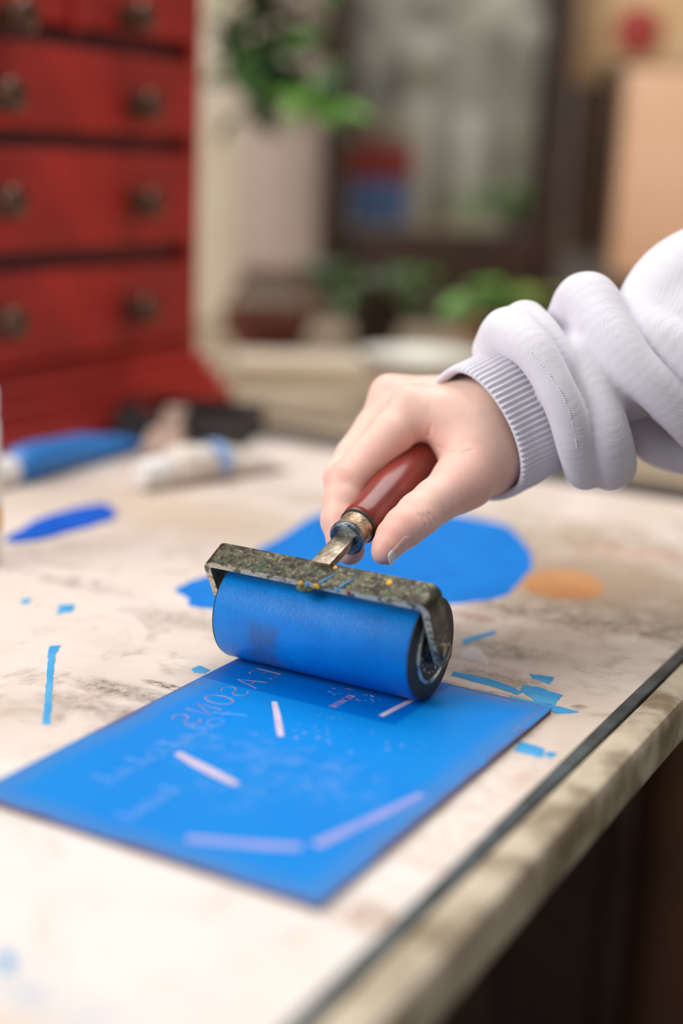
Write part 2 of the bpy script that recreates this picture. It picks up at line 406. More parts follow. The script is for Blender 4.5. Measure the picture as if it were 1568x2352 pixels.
MAT['yellow'] = simple('yellow_paint', rgb(240, 178, 20), rgb(220, 150, 20), 200, .5)
MAT['redpaint'] = simple('red_paint_fleck', rgb(150, 40, 36), None, 200, .5)
def m_skin():
    m, nt, n, l, b = nodes('skin'); k = NB(nt)
    a = n.new('ShaderNodeVertexColor'); a.layer_name = 'tint'
    c = k.mix(k.math('MULTIPLY', k.ramp(k.noise(90, 5, .6), .4, .7), .35), a.outputs['Color'], rgb(232, 172, 154))
    l.new(c, b.inputs['Base Color']); b.inputs['Roughness'].default_value = .5
    b.inputs['Subsurface Weight'].default_value = .25; b.inputs['Subsurface Radius'].default_value = (1., .35, .2); b.inputs['Subsurface Scale'].default_value = .004
    h = k.math('ADD', k.noise(900, 4, .6), k.math('MULTIPLY', k.voro(1500), .5))
    k.bump(h, .12, .0004, b); return m
MAT['skin'] = m_skin()
MAT['nail'] = simple('fingernail', rgb(226, 170, 156), rgb(232, 184, 170), 60, .28, 0, .05, coat=.3)
MAT['nailtip'] = simple('nail_tip', rgb(236, 226, 214), None, 60, .35)
def m_fabric(rib=False):
    m, nt, n, l, b = nodes('cuff_rib' if rib else 'sweatshirt_fleece'); k = NB(nt)
    l.new(k.mix(k.ramp(k.noise(60, 5), .3, .7), rgb(224, 221, 231), rgb(216, 212, 221)), b.inputs['Base Color'])
    b.inputs['Roughness'].default_value = .95; b.inputs['Sheen Weight'].default_value = .25; b.inputs['Specular IOR Level'].default_value = .15
    w = n.new('ShaderNodeTexWave'); w.inputs['Scale'].default_value = 320; w.inputs['Distortion'].default_value = 1.2; w.inputs['Detail'].default_value = 1
    l.new(k.mapping((0,0,0), (.3,.4,.9)), w.inputs['Vector'])
    h = k.math('ADD', k.math('MULTIPLY', w.outputs['Fac'], .5), k.noise(1300, 4, .7))
    k.bump(h, .2, .0005, b); return m
MAT['fleece'] = m_fabric(); MAT['rib'] = m_fabric(True)
MAT['redwood'] = simple('red_painted_wood', rgb(188, 40, 27), rgb(158, 31, 21), 14, .55, 0, .1, 120, detail=6)
MAT['reddark'] = simple('red_rail_wood', rgb(98, 24, 20), rgb(84, 20, 18), 20, .5)
MAT['knob'] = simple('aged_brass_knob', rgb(120, 84, 66), rgb(84, 66, 58), 60, .38, .7)
MAT['batten'] = simple('paint_worn_batten', rgb(196, 182, 160), rgb(128, 112, 88), 38, .7, 0, .5, 160, lo=.4, hi=.7)
MAT['strip'] = simple('blue_grey_edging', rgb(84, 94, 98), rgb(56, 62, 62), 60, .4, .2, .2)
MAT['darkstrip'] = simple('dark_edging', rgb(52, 48, 46), rgb(38, 36, 35), 40, .5)
MAT['darkwood'] = simple('dark_brown_wood', rgb(60, 40, 29), rgb(46, 30, 22), 9, .5)
MAT['floorwood'] = simple('dark_floorboard', rgb(58, 42, 32), rgb(42, 30, 24), 6, .6)
MAT['wall'] = simple('dim_plaster', rgb(128, 116, 104), rgb(112, 100, 90), 4, .9)
MAT['bench'] = simple('pale_bench_wood', rgb(178, 160, 136), rgb(156, 138, 116), 8, .7)
MAT['cream'] = simple('cream_paint', rgb(232, 217, 198), rgb(222, 204, 174), 5, .6)
MAT['pinkwall'] = simple('pinkish_panel', rgb(202, 182, 170), rgb(188, 168, 158), 5, .8)
MAT['leaf'] = simple('leaf_green', rgb(84, 128, 52), rgb(56, 92, 44), 30, .5)
MAT['leaf_dark'] = simple('leaf_dark_green', rgb(62, 84, 48), rgb(46, 64, 40), 30, .5)
MAT['leaf_bright'] = simple('leaf_bright_green', rgb(118, 178, 66), rgb(92, 148, 52), 30, .5)
MAT['stem'] = simple('stem_brown', rgb(92, 72, 46), None, 30, .7)
MAT['terracotta'] = simple('terracotta', rgb(160, 96, 62), rgb(140, 82, 54), 20, .8)
MAT['white'] = simple('white_plastic', rgb(232, 228, 226), rgb(220, 216, 214), 20, .4)
MAT['whiteglaze'] = simple('white_glaze', rgb(232, 229, 219), rgb(220, 216, 204), 20, .3)
MAT['tubeblue'] = simple('blue_tube', rgb(20, 126, 206), rgb(36, 116, 192), 20, .35)
MAT['bandblue'] = simple('pale_blue_band', rgb(120, 160, 220), rgb(150, 180, 224), 40, .5)
MAT['tubewhite'] = simple('white_tube', rgb(228, 218, 208), rgb(210, 196, 184), 26, .4)
MAT['black'] = simple('black_tray', rgb(48, 43, 42), rgb(36, 33, 32), 20, .5)
MAT['stick'] = simple('pale_wood_stick', rgb(178, 152, 136), rgb(158, 134, 118), 30, .6)
MAT['orange'] = simple('orange_brown', rgb(200, 142, 90), rgb(182, 122, 72), 12, .6)
MAT['orangedark'] = simple('brown_post', rgb(96, 62, 34), rgb(78, 48, 28), 12, .6)
MAT['peach'] = simple('peach_board', rgb(238, 194, 160), rgb(230, 180, 142), 5, .6)
MAT['tan'] = simple('tan_card', rgb(222, 190, 146), rgb(206, 168, 120), 8, .7)
MAT['redbox'] = simple('red_box', rgb(170, 64, 56), None, 20, .6)
MAT['redbrown'] = simple('red_brown_basket', rgb(112, 56, 38), rgb(86, 40, 34), 30, .7)
MAT['bluebox'] = simple('blue_box', rgb(96, 124, 176), None, 20, .6)
MAT['grey'] = simple('grey_sheet', rgb(206, 202, 188), rgb(150, 146, 134), 10, .7)
MAT['greydark'] = simple('dark_grey_sheet', rgb(222, 216, 202), rgb(120, 115, 104), 10, .7)
MAT['brownmid'] = simple('mid_brown_board', rgb(104, 82, 66), rgb(88, 68, 54), 8, .7)
MAT['burg'] = simple('burgundy_cloth', rgb(120, 36, 36), None, 20, .8)
def m_glass():
    m, nt, n, l, b = nodes('old_glass')
    b.inputs['Transmission Weight'].default_value = 1; b.inputs['Roughness'].default_value = .02; b.inputs['IOR'].default_value = 1.05; b.inputs['Base Color'].default_value = (.93, .94, .92, 1)
    return m
MAT['glass'] = m_glass()
# ------------------------------------------------------------------ the setting
KEEP_ORIGIN = True
tag(box('floor', (-.6, .9, -.02), (7, 7, .04), 'floorwood'), kind='structure')
wb = CAM*[1, 1, 0] + FH*2.75
tag(box('wall_back', (wb[0], wb[1], 1.35), (5.5, .08, 2.7), 'wall', rotz=YAW), kind='structure')
KEEP_ORIGIN = False
# ------------------------------------------------------------------ worktable
XE = -.1565                      # right rim of the inset board
YF = .900                        # far rim
XL, YN = -.82, .02               # left and near rims (out of the picture)
tb = empty('worktable', (-.48, .46, 0), 'old printmaking worktable with ink stained pale top and paint worn wooden edging', 'table')
KEEP_ORIGIN = True
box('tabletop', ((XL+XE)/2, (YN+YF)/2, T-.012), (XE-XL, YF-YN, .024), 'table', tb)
KEEP_ORIGIN = False
def bar(name, p0, p1, w, h, ztop, mat, bev, label=None):
    c = ((p0[0]+p1[0])/2, (p0[1]+p1[1])/2, ztop-h/2); L = math.hypot(p1[0]-p0[0], p1[1]-p0[1])
    return box(name, c, (L, w, h), mat, tb, rotz=math.atan2(p1[1]-p0[1], p1[0]-p0[0]), bev=bev, seg=4, label=label)
bar('edge_strip', (XE+.0026, YN), (XE+.0026, YF), .0052, .02, T+.0004, 'strip', .0006, 'blue grey strip let into the table rim')
bar('edge_strip', (XL, YF+.024), (XE+.005, YF+.024), .048, .02, T+.0006, 'darkstrip', .0008, 'dark strip along the far table rim')
bar('edge_batten', (XE+.0125, YN), (XE+.0125, YF+.085), .0145, .022, T+.0002, 'batten', .006, 'rounded wooden edging with worn paint')
bar('edge_batten', (XL, YF+.0665), (XE+.005, YF+.0665), .037, .022, T+.0002, 'bench', .004)
for sx, sy in ((XL+.05, YN+.05), (XE-.13, YN+.05), (XL+.05, YF-.05), (XE-.13, YF-.05)):
    box('leg', (sx, sy, (T-.024)/2), (.06, .06, T-.024), 'darkwood', tb, bev=.003)
# low rails under the top
r0, r1, r2 = at_z(960, 2225, .42), at_z(1260, 2110, .42), at_z(1700, 1945, .42)
tube('stretcher', [r0+(r0-r2)*.3, r0, r1, r0+(r2-r0)*min(1., (.90-r0[1])/(r2[1]-r0[1]))], [.02]*4, 'brownmid', tb, 12)
q = at_d(1540, 2150, 1.0); q[1] = min(q[1], .90); tube('brace', [(q[0], q[1], .0), (q[0]-.01, q[1]+.01, T-.026)], [.026, .024], 'orangedark', tb, 14)
box('apron', ((XL+XE)/2-.02, YF-.05, T-.065), (XE-XL-.2, .022, .082), 'darkwood', tb)
box('apron', (XE-.13, (YN+YF)/2, T-.065), (.022, YF-YN-.16, .082), 'darkwood', tb)
# ink and paint lying on the top (thin films with their own outlines)
def film(name, px, mat, th=.0003, amp=.0008, seed=1, sub=6, label=None, lin=False):
    o = [at_z(x, y, T)[:2] for x, y in px]
    return slab(name, wobble(o, amp, sub, seed, lin), T, T+th, mat, tb, label, inset=.01)
film('ink_patch', [(405,1352),(500,1310),(640,1235),(740,1178),(880,1165),(1090,1190),(1175,1215),(1222,1285),(1190,1340),(1150,1372),(1060,1385),(900,1400),(640,1420),(500,1402),(440,1392),(425,1370)], 'ink', .0004, .0009, 3, 7, 'wide patch of rolled out blue ink')
film('ink_blob', [(15,1243),(80,1200),(140,1178),(235,1160),(268,1185),(225,1205),(150,1226),(80,1243)], 'ink_thick', .0012, .0008, 4, 6, 'thick dab of dark blue ink')
for i, q in enumerate([
    [(113,1484),(140,1482),(130,1500),(124,1540),(119,1600),(115,1664),(98,1664),(105,1600),(110,1530),(110,1500)],
    [(135,1390),(172,1388),(168,1405),(130,1412)],
    [(50,1378),(72,1374),(66,1386),(48,1388)],
    [(438,1536),(460,1529),(482,1540),(470,1547),(446,1545)],
    [(1040,1543),(1090,1552),(1150,1568),(1200,1590),(1190,1597),(1140,1580),(1085,1565),(1036,1552)],
    [(1216,1548),(1272,1556),(1262,1572),(1246,1566),(1222,1558)],
    [(1200,1573),(1240,1580),(1292,1598),(1272,1622),(1232,1612),(1196,1588)],
    [(1170,1600),(1230,1612),(1290,1625),(1330,1636),(1280,1640),(1215,1618),(1172,1606)],
    [(1192,1702),(1252,1720),(1246,1742),(1180,1726)],
    [(1258,1726),(1278,1730),(1268,1742),(1250,1738)],
    [(1060,1470),(1135,1448),(1140,1455),(1066,1480)],
    [(0,2185),(40,2195),(30,2225),(0,2230)]]):
    film('ink_smear', q, 'ink_thin', .0002, .00035, 20+i, 6, None, True)
film('paint_spot', [(1058,1498),(1088,1488),(1112,1505),(1122,1530),(1100,1520),(1064,1512)], 'white', .0006, .0003, 50, 4, 'spot of dried white paint')
film('paint_spot', [(1205,1335),(1260,1310),(1330,1315),(1380,1338),(1370,1372),(1290,1376),(1220,1362)], 'orange', .0003, .0008, 51, 5, 'dried orange paint spot')

# second bench behind, same height
bn = empty('back_bench', (-.95, 1.45, 0), 'pale wooden bench standing behind the worktable', 'bench')
b0 = np.array([-.55, 0.962])
box('bench_top', (-.55, 1.45, T-.02), (2.2, .88, .04), 'bench', bn, bev=.004)
box('front_rail', (-.55, 1.06, T-.09), (2.1, .03, .10), 'darkwood', bn)
for x in (-1.55, -.55, .45):
    for y in (1.09, 1.80): box('leg', (x, y, (T-.04)/2), (.07, .07, T-.04), 'darkwood', bn)
# ------------------------------------------------------------------ printing plate
pl = empty('printing_plate', (PLX+PLW/2, PLY+PLL/2, T), 'blue inked lino printing plate with carved mirror writing lying under the brayer', 'printing plate')
KEEP_ORIGIN = True
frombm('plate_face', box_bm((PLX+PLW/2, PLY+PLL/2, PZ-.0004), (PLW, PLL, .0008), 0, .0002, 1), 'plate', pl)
KEEP_ORIGIN = False
box('plate_backing', (PLX+PLW/2, PLY+PLL/2, T+.00085), (PLW-.0008, PLL-.0008, .0017), 'plate_edge', pl, label='brown edge of the plate')
def plate_pt(px, py): return at_z(px, py, PZ)
def ribbon_geo(pts, w, z, th=.00012):
    """flat stroke along a polyline with a shallow ridge on both rims, like a gouge cut"""
    P = [np.array(p[:2], float) for p in pts]; n = len(P); vs = []; fs = []
    for i in range(n):
        t = P[min(i+1, n-1)]-P[max(i-1, 0)]; t = t/(np.linalg.norm(t)+1e-9); s = np.array([-t[1], t[0]])
        ww = w[i] if isinstance(w, (list, tuple)) else w
        for a, zz in ((-.5, z), (-.38, z+th), (0, z+th*.35), (.38, z+th), (.5, z)):
            q = P[i]+s*ww*a; vs.append((q[0], q[1], zz))
    for i in range(n-1):
        for a in range(4): fs.append((i*5+a, (i+1)*5+a, (i+1)*5+a+1, i*5+a+1))
    return vs, fs
def join(geos):
    V = []; Fc = []
    for v, f in geos:
        o = len(V); V += list(v); Fc += [tuple(i+o for i in q) for q in f]
    return V, Fc
def cut(name, px, w, mat):
    v, f = ribbon_geo([plate_pt(*p) for p in px], w, PZ+.00002); return mesh(name, v, f, mat, pl, False)
cut('carved_line', [(630,1612),(636,1640),(641,1668),(645,1692)], [.0022,.0026,.0027,.0022], 'cut')
cut('carved_line', [(408,1730),(450,1754),(500,1780),(545,1802)], [.0030,.0042,.0042,.0030], 'cut')
cut('carved_line', [(428,1925),(520,1934),(600,1941),(692,1945)], [.0040,.0046,.0046,.0040], 'cut_blue')
cut('carved_line', [(722,1942),(800,1905),(880,1868),(968,1824)], [.0042,.0044,.0040,.0032], 'cut_blue')
cut('carved_line', [(874,1645),(910,1626),(950,1606),(990,1588)], [.0022,.0026,.0026,.0026], 'cut')
# single-stroke letters, unit box, mirrored when mapped onto the plate
def arc(cx, cy, rx, ry, a0, a1, n=10): return [(cx+rx*math.cos(math.radians(a0+(a1-a0)*i/n)), cy+ry*math.sin(math.radians(a0+(a1-a0)*i/n))) for i in range(n+1)]
GL = {'S': [arc(.5, .74, .38, .24, 30, 270, 9)+arc(.5, .26, .4, .25, 90, -150, 9)[1:]],
      'E': [[(.12, 0), (.12, 1)], [(.05, 1), (.85, 1), (.85, .9)], [(.12, .52), (.65, .52)], [(.05, 0), (.9, 0), (.9, .12)]],
      'A': [[(.02, 0), (.5, 1), (.98, 0)], [(.22, .38), (.78, .38)], [(-.06, 0), (.12, 0)], [(.88, 0), (1.06, 0)]],
      'O': [arc(.5, .5, .46, .5, 0, 360, 16)], 'N': [[(.08, 0), (.08, 1), (.9, 0), (.9, 1)]],
      'W': [[(0, 1), (.25, 0), (.5, .8), (.75, 0), (1, 1)]], 'I': [[(.5, 0), (.5, 1)]], 'T': [[(0, 1), (1, 1)], [(.5, 0), (.5, 1)]],
      'R': [[(.1, 0), (.1, 1), (.6, 1), (.85, .75), (.6, .5), (.1, .5)], [(.45, .5), (.9, 0)]],
      'f': [[(.2, -.35), (.5, .4), (.75, 1), (.95, .9)], [(.2, .5), (.85, .5)]], 'o': [arc(.5, .3, .42, .32, 0, 360, 12)],
      'l': [[(0, 0), (.5, .7), (.6, 1.05), (.4, .9), (.35, .2), (.6, 0), (1, .2)]], 'e': [[(0, .2), (.7, .35), (.6, .6), (.3, .5), (.25, .1), (.6, 0), (1, .2)]]}
def letter(ch, x0, y0, w, h, stroke, mat):
    """x0,y0: plate-local start (m). Reads towards -Y, its top towards -X, so it is mirror writing"""
    g = []
    for pl_ in GL[ch]:
        g.append(ribbon_geo([(PLX+x0-b*h, PLY+y0-a*w) for a, b in pl_], stroke, PZ+.00002, .0001))
    v, f = join(g); return mesh('engraved_letter', v, f, mat, pl, False)
xx = .0245
for ch, y in zip('SEASONS', (.1655, .1525, .1405, .1290, .1180, .1065, .0945)):
    letter(ch, xx, y, .0085, .0115 if ch != 'O' else .012, .00042, 'cut_red'); xx += .0004
for ch, y in zip('folelolel', (.108, .0985, .0895, .0805, .0715, .0625, .0535, .0445, .036)):
    letter(ch, .0345-(.108-y)*.02, y, .0085, .009, .0006, 'cut_dim')
for ch, y in zip('leoel', (.040, .034, .028, .022, .016)): letter(ch, .055, y, .0055, .007, .0008, 'cut_dim')
for i, ch in enumerate('WINTER'): letter(ch, .0615+.0001*i, .1345+.0026*i, .0018, .0030, .00022, 'cut_red')
rnd = random.Random(5)
for i in range(16):
    x = .050+rnd.random()*.022; y = .144+rnd.random()*.009; a = rnd.uniform(-.4, .9); L = rnd.uniform(.001, .0022)
    v, f = ribbon_geo([(PLX+x, PLY+y), (PLX+x+L*math.cos(a), PLY+y+L*math.sin(a))], .0002, PZ+.00002, .00008); mesh('scratch', v, f, 'cut_dim' if i % 3 else 'cut_red', pl, False)
for (a, b_) in (((.003, .118), (.003, .165)), ((.128, .150), (.128, .174)), ((.097, .178), (.115, .1785))):
    v, f = ribbon_geo([(PLX+a[0], PLY+a[1]), (PLX+b_[0], PLY+b_[1])], .00025, PZ+.00002, .00008); mesh('rule_line', v, f, 'cut_red', pl, False)

# ------------------------------------------------------------------ brayer
RC = np.array([-.22084, .48139, PZ+.0212]); RR = .021; RL = .089
XM = RC[0]-RL/2
br = empty('brayer', (XM, RC[1], PZ), 'rubber ink roller loaded with blue ink, paint crusted frame and red wooden handle', 'ink roller')
lathe('roller', [(.0195, 0), (RR-.0006, .0001), (RR, .0008), (RR, RL-.0008), (RR-.0006, RL-.0001), (.0195, RL)], RC-[RL, 0, 0], (1, 0, 0), 'roller', br, 96, 50, 'rubber drum coated in blue ink')
for s, x in ((1, RC[0]), (-1, RC[0]-RL)):
    e = lathe('end_cap', [(.0204, -.0006), (.0206, .0002), (.0200, .0005), (.0142, .0005), (.0140, .0001)], (x, RC[1], RC[2]), (s, 0, 0), 'rubber', br, 72, 40, 'black rubber end of the drum')
    lathe('hub_ring', [(.0142, .0), (.0142, .0012), (.0136, .0016), (.0128, .0016), (.0125, .0008), (.0125, 0)], (x, RC[1], RC[2]), (s, 0, 0), 'hubring', e, 64, 40, 'pale worn metal ring')
    lathe('hub', [(.0126, .0002), (.0126, .0005), (.006, .0003), (.0055, .002), (.003, .003)], (x, RC[1], RC[2]), (s, 0, 0), 'hub', e, 48, 40)
    lathe('axle', [(.0026, -.001), (.0026, .006)], (x, RC[1], RC[2]), (s, 0, 0), 'steel', br, 20, 40)
    if s == 1:
        for i in range(9):      # tiny raised casting marks on the hub
            a = math.radians(190+i*17); c = (x+.0006, RC[1]+.0096*math.cos(a), RC[2]+.0096*math.sin(a))
            box('casting_mark', c, (.0006, .0009, .0004 if i % 2 else .0012), 'hubring', e, M=Matrix.Rotation(a, 4, 'X'))
# frame: one bent strip, width along wdir, from axle up the arm, across, and down again
AD = Vector((0, -.474, .880)); WD = Vector((0, .880, .474)); AL = .0285; SW = .0122; ST = .0029
def strip_profile(path, widths, th, name, mat, parent):
    """path: points in the (x, along-arm) plane of the mid surface; widths per point; strip thickness th"""
    o = Vector((0, RC[1], RC[2])); bm = bmesh.new(); rings = []
    n = len(path)
    for i in range(n):
        p = Vector(path[i]); a = Vector(path[max(i-1, 0)]); b = Vector(path[min(i+1, n-1)])
        t0 = (p-a).normalized() if i else (b-p).normalized(); t1 = (b-p).normalized() if i < n-1 else t0
        t = (t0+t1).normalized(); nrm = Vector((-t.y, t.x)); sc = 1/max(.5, nrm.dot(Vector((-t0.y, t0.x))))
        ring = []
        for wv, tv in ((-.5, -.5), (-.5, .5), (.5, .5), (.5, -.5)):
            q = p + nrm*(tv*th*sc); ring.append(bm.verts.new(o + Vector((q.x, 0, 0)) + AD*q.y + WD*(wv*widths[i])))
        rings.append(ring)
    for i in range(n-1):
        for k in range(4): bm.faces.new((rings[i][k], rings[i][(k+1) % 4], rings[i+1][(k+1) % 4], rings[i+1][k]))
    bm.faces.new(rings[0][::-1]); bm.faces.new(rings[-1])
    es = [e for e in bm.edges if e.calc_face_angle(0) > .9]
    bmesh.ops.bevel(bm, geom=es, offset=.0005, segments=2, affect='EDGES', profile=.6)
    ob = frombm(name, bm, mat, parent, sharp=40); ob.data.materials.append(MAT['frame_edge_lit'])
    for p in ob.data.polygons:
        if p.normal.dot(-WD) > .45: p.material_index = 1
    return ob
xr, xl = RC[0]+.0050, RC[0]-RL-.0050
tip = [(-.0062, .0045), (-.0050, .0080), (-.0030, .0104), (0, .0116), (.004, .0120)]
path = [(xr, a) for a, w in tip]; wid = [w for a, w in tip]
for a in np.linspace(.010, AL-.0034, 4): path.append((xr, float(a))); wid.append(SW)
for k in range(1, 6):
    an = math.radians(90*k/6); path.append((xr-.0030+.0030*math.cos(an), AL-.0030+.0030*math.sin(an))); wid.append(SW)
xs = np.linspace(xr-.0034, xl+.0034, 14)
for x in xs: path.append((float(x), AL)); wid.append(SW)
for k in range(1, 6):
    an = math.radians(90+90*k/6); path.append((xl+.0030+.0030*math.cos(an), AL-.0030+.0030*math.sin(an))); wid.append(SW)
for a in np.linspace(AL-.0034, .010, 4): path.append((xl, float(a))); wid.append(SW)
for a, w in tip[::-1]: path.append((xl, a)); wid.append(w)
strip_profile(path, wid, ST, 'frame', 'frame', br)
O3 = Vector((0, RC[1], RC[2]))
def fr(x, a, w): return O3 + Vector((x, 0, 0)) + AD*a + WD*w
# rivet lump under the bar where the tang passes through, crusted with paint
lathe('rivet', [(.0045, 0), (.0052, .0006), (.005, .0014), (.0036, .0022), (.001, .0026)], fr(XM-.003, AL-ST/2+.0004, -.0036), -AD, 'frame', br, 20, 50)
for s, x in ((1, xr+ST/2), (-1, xl-ST/2)):
    sc = lathe('axle_screw', [(.0037, -.0004), (.0037, .0005), (.0031, .0008), (.0012, .0008), (.0010, .0002)], (x, RC[1], RC[2]), (s, 0, 0), 'steel', br, 24, 40, 'slotted screw on the axle')
    box('slot', (x+s*.0009, RC[1], RC[2]), (.0003, .0048, .0010), 'rubber', sc, M=Matrix.Rotation(.9, 4, 'X'))
# paint flecks on the frame
rnd = random.Random(11)
for x, w, d, mt in ((-.004, -.0058, 2.6, 'yellow'), (.003, -.0056, 3.0, 'yellow'), (-.0015, -.0058, 2.2, 'ink_thin'), (.012, -.0054, 2.2, 'ink_thin'), (.017, -.0057, 2.0, 'redpaint'), (.031, .0022, 2.6, 'yellow'), (.006, .0045, 1.8, 'yellow')):
    c = fr(XM+x, AL+ST/2 if w > 0 else AL+ST*.1, w if w > 0 else -SW/2); nz = AD if w > 0 else -WD
    lathe('paint_fleck', [(d*.0005, 0), (d*.00045, .0002), (d*.0002, .0004)], c, nz, mt, br, 9, 60)
for x, y, L in ((.004, -.001, .008), (.013, .0005, .006)):
    a = fr(XM+x, AL+ST/2+.0001, -SW/2+.0006); b = fr(XM+x+.004, AL+ST/2+.0001, .001)
    tube('paint_streak', [a, (a*2+b)/3+AD*.0001, b], [.0005, .0004, .0002], 'ink_thin', br, 6)
# tang, ferrule, handle on one axis
HA = math.radians(18.5); HD = Vector((0, math.cos(HA), math.sin(HA))); HN = Vector((0, -math.sin(HA), math.cos(HA)))
HO = Vector((XM, RC[1]-.0105, RC[2]+.0287))
tm = Matrix(((1, 0, 0, 0), (0, HD.y, HN.y, 0), (0, HD.z, HN.z, 0), (0, 0, 0, 1)))
box('tang', HO+HD*.0125, (.0085, .027, .0034), 'steel', br, bev=.0005, M=tm, label='flat steel tang')
def hp(t): return HO + HD*t
fe = lathe('ferrule', [(.0045, .0004), (.0062, .0), (.0068, .0008), (.0070, .0022), (.0072, .0024), (.0074, .0098), (.0076, .0104)], hp(.0205), HD, 'ferrule', br, 48, 40, 'scuffed metal ferrule')
lathe('ferrule_ring', [(.0050, -.0006), (.0066, -.0009), (.0076, -.0002), (.0077, .0012), (.0072, .0020), (.0068, .0016)], hp(.0205), HD, 'zinc', fe, 48, 40, 'grey rim ring')
lathe('ferrule_ring', [(.0074, 0), (.0081, .0002), (.0081, .0011), (.0074, .0014)], hp(.0298), HD, 'rubber', fe, 48, 40)
lathe('handle', [(.0070, .0), (.0080, .0006), (.0085, .002), (.0087, .006), (.0089, .014), (.0096, .026), (.0105, .042), (.0110, .056), (.0110, .072), (.0100, .082), (.007, .0885), (.002, .090)], hp(.0310), HD, 'handle', br, 56, 60, 'turned red lacquered handle')

# ------------------------------------------------------------------ person: right hand and sleeve
pn = empty('person', tuple(at_d(1150, 1010, .645)), 'person\'s right hand in a pale grey sweatshirt sleeve gripping the brayer handle', 'person')
K = [c3(735, 1310, 560), c3(735, 850, 560)]
fld = Field((-15, -33, 566), (112, 68, 694), .58)
def add_chain(fl, pts, k=3., kbase=None, base=None, flat=None):
    """pts: (px,py,depth,r). Chain blended inside with k, then into the field; the blend fades from kbase at the root to k"""
    tmp = np.full(fl.d.shape, 30., np.float32)
    for p, q in zip(pts[:-1], pts[1:]):
        sl, d = fl.cone(c3(*p[:3]), c3(*q[:3]), p[3], q[3], flat=flat)
        tmp[sl] = smin(tmp[sl], d, 1.6)
    if kbase:
        b = c3(*(base or pts[0])[:3]).astype(np.float32)
        dist = np.sqrt(((fl.P-b)**2).sum(-1)); kk = k+(kbase-k)*np.clip(1-(dist-8)/24, 0, 1)
    else: kk = k
    fl.d = smin(fl.d, tmp, kk)
# palm
for a, b in (((1100,955,616,14),(948,946,621,10.2)), ((1098,938,630,14),(905,922,638,10.2)), ((1095,950,644,13.5),(905,936,656,9.8)), ((1095,978,652,13),(935,962,671,9.4))):
    sl, d = fld.cone(c3(*a[:3]), c3(*b[:3]), a[3], b[3]); fld.d[sl] = smin(fld.d[sl], d, 7.)
for a, b, k in (((1100,1015,648,15),(1000,1000,658,10),7), ((1104,1050,616,16),(1068,1098,604,12.0),7), ((1090,1030,614,13),(1000,962,620,8.5),7),
                ((1110,975,625,21),(1230,930,640,21),8), ((1115,1035,624,19),(1240,975,640,19),8), ((1105,1040,636,14),(1030,985,652,10),6)):
    sl, d = fld.cone(c3(*a[:3]), c3(*b[:3]), a[3], b[3]); fld.d[sl] = smin(fld.d[sl], d, k)
# thumb
add_chain(fld, [(1068,1100,604,12.0),(1040,1123,598,10.8),(1000,1151,591,9.5),(962,1181,586,9.2),(927,1212,581,8.5),(904,1233,578,7.3),(887,1257,575,5.9),(880,1270,574,4.8)], 1.5, 8)
# fingers
add_chain(fld, [(948,946,621,10.2),(905,992,616,9.4),(850,1052,613,8.9),(797,1108,608,8.9),(785,1150,603,8.1),(780,1196,599,7.9),(790,1240,595,7.2),(803,1264,591,6.2)], 1.0, 7)
add_chain(fld, [(905,922,638,10.2),(862,985,636,9.2),(815,1050,633,8.9),(790,1098,629,8.8),(795,1150,622,8.2),(805,1185,617,7.8),(840,1212,613,6.8)], 1.0, 7)
add_chain(fld, [(905,936,656,9.8),(850,1020,655,8.8),(805,1085,652,8.6),(828,1150,640,7.8),(842,1165,637,7.4),(885,1170,629,6.4)], 1.0, 6)
add_chain(fld, [(935,962,671,9.2),(890,1030,671,7.6),(862,1085,669,7.3),(885,1132,660,6.8),(897,1140,656,6.4),(930,1135,648,5.6)], 1.0, 6)
# knuckle bones and tendons: small swellings
for p, r in (((930,920,618), 5.2), ((884,896,636), 5.0), ((779,1100,606), 4.6), ((776,1090,627), 4.4), ((968,1196,580), 4.0)):
    sl, d = fld.cone(c3(*p), c3(*p)+.01, r, r); fld.d[sl] = smin(fld.d[sl], d, 5.)
for a, b in (((1030,886,628,2.6),(935,905,620,2.6)), ((1035,874,642,2.4),(890,884,638,2.6))):
    sl, d = fld.cone(c3(*a[:3]), c3(*b[:3]), a[3], b[3]); fld.d[sl] = smin(fld.d[sl], d, 5.)
# creases (shallow grooves)
def groove(pts, r, k=.8, deep=0.):
    for p, q in zip(pts[:-1], pts[1:]):
        sl, d = fld.cone(c3(*p), c3(*q), r, r, pad=4); fld.d[sl] = -smin(-fld.d[sl], d, k)
def on_surface(px, py, lo=560, hi=690):
    """first depth along the pixel ray where the field is inside"""
    for dd in np.arange(lo, hi, .4):
        p = c3(px, py, dd); i = np.round((p-fld.lo)/fld.vox).astype(int)
        if (i < 0).any() or (i >= fld.n).any(): continue
        if fld.d[tuple(i)] < 0: return dd
    return None
def crease(px, r, lift=.35, k=.9):
    P = []
    for x, y in px:
        s = on_surface(x, y)
        if s is not None: P.append((x, y, s-lift))
    if len(P) > 1: groove(P, r, k)
crease([(974,1183),(985,1193),(991,1206),(990,1216)], .45)
crease([(962,1181),(972,1192),(978,1207),(976,1222)], .4)
crease([(985,1180),(996,1190),(1001,1202)], .35)
crease([(982,1002),(985,990),(989,978)], .6)
crease([(1004,1026),(1030,1036),(1060,1040),(1085,1032)], .5)
V, Q = surface(fld); V = relax(V, Q, 3)
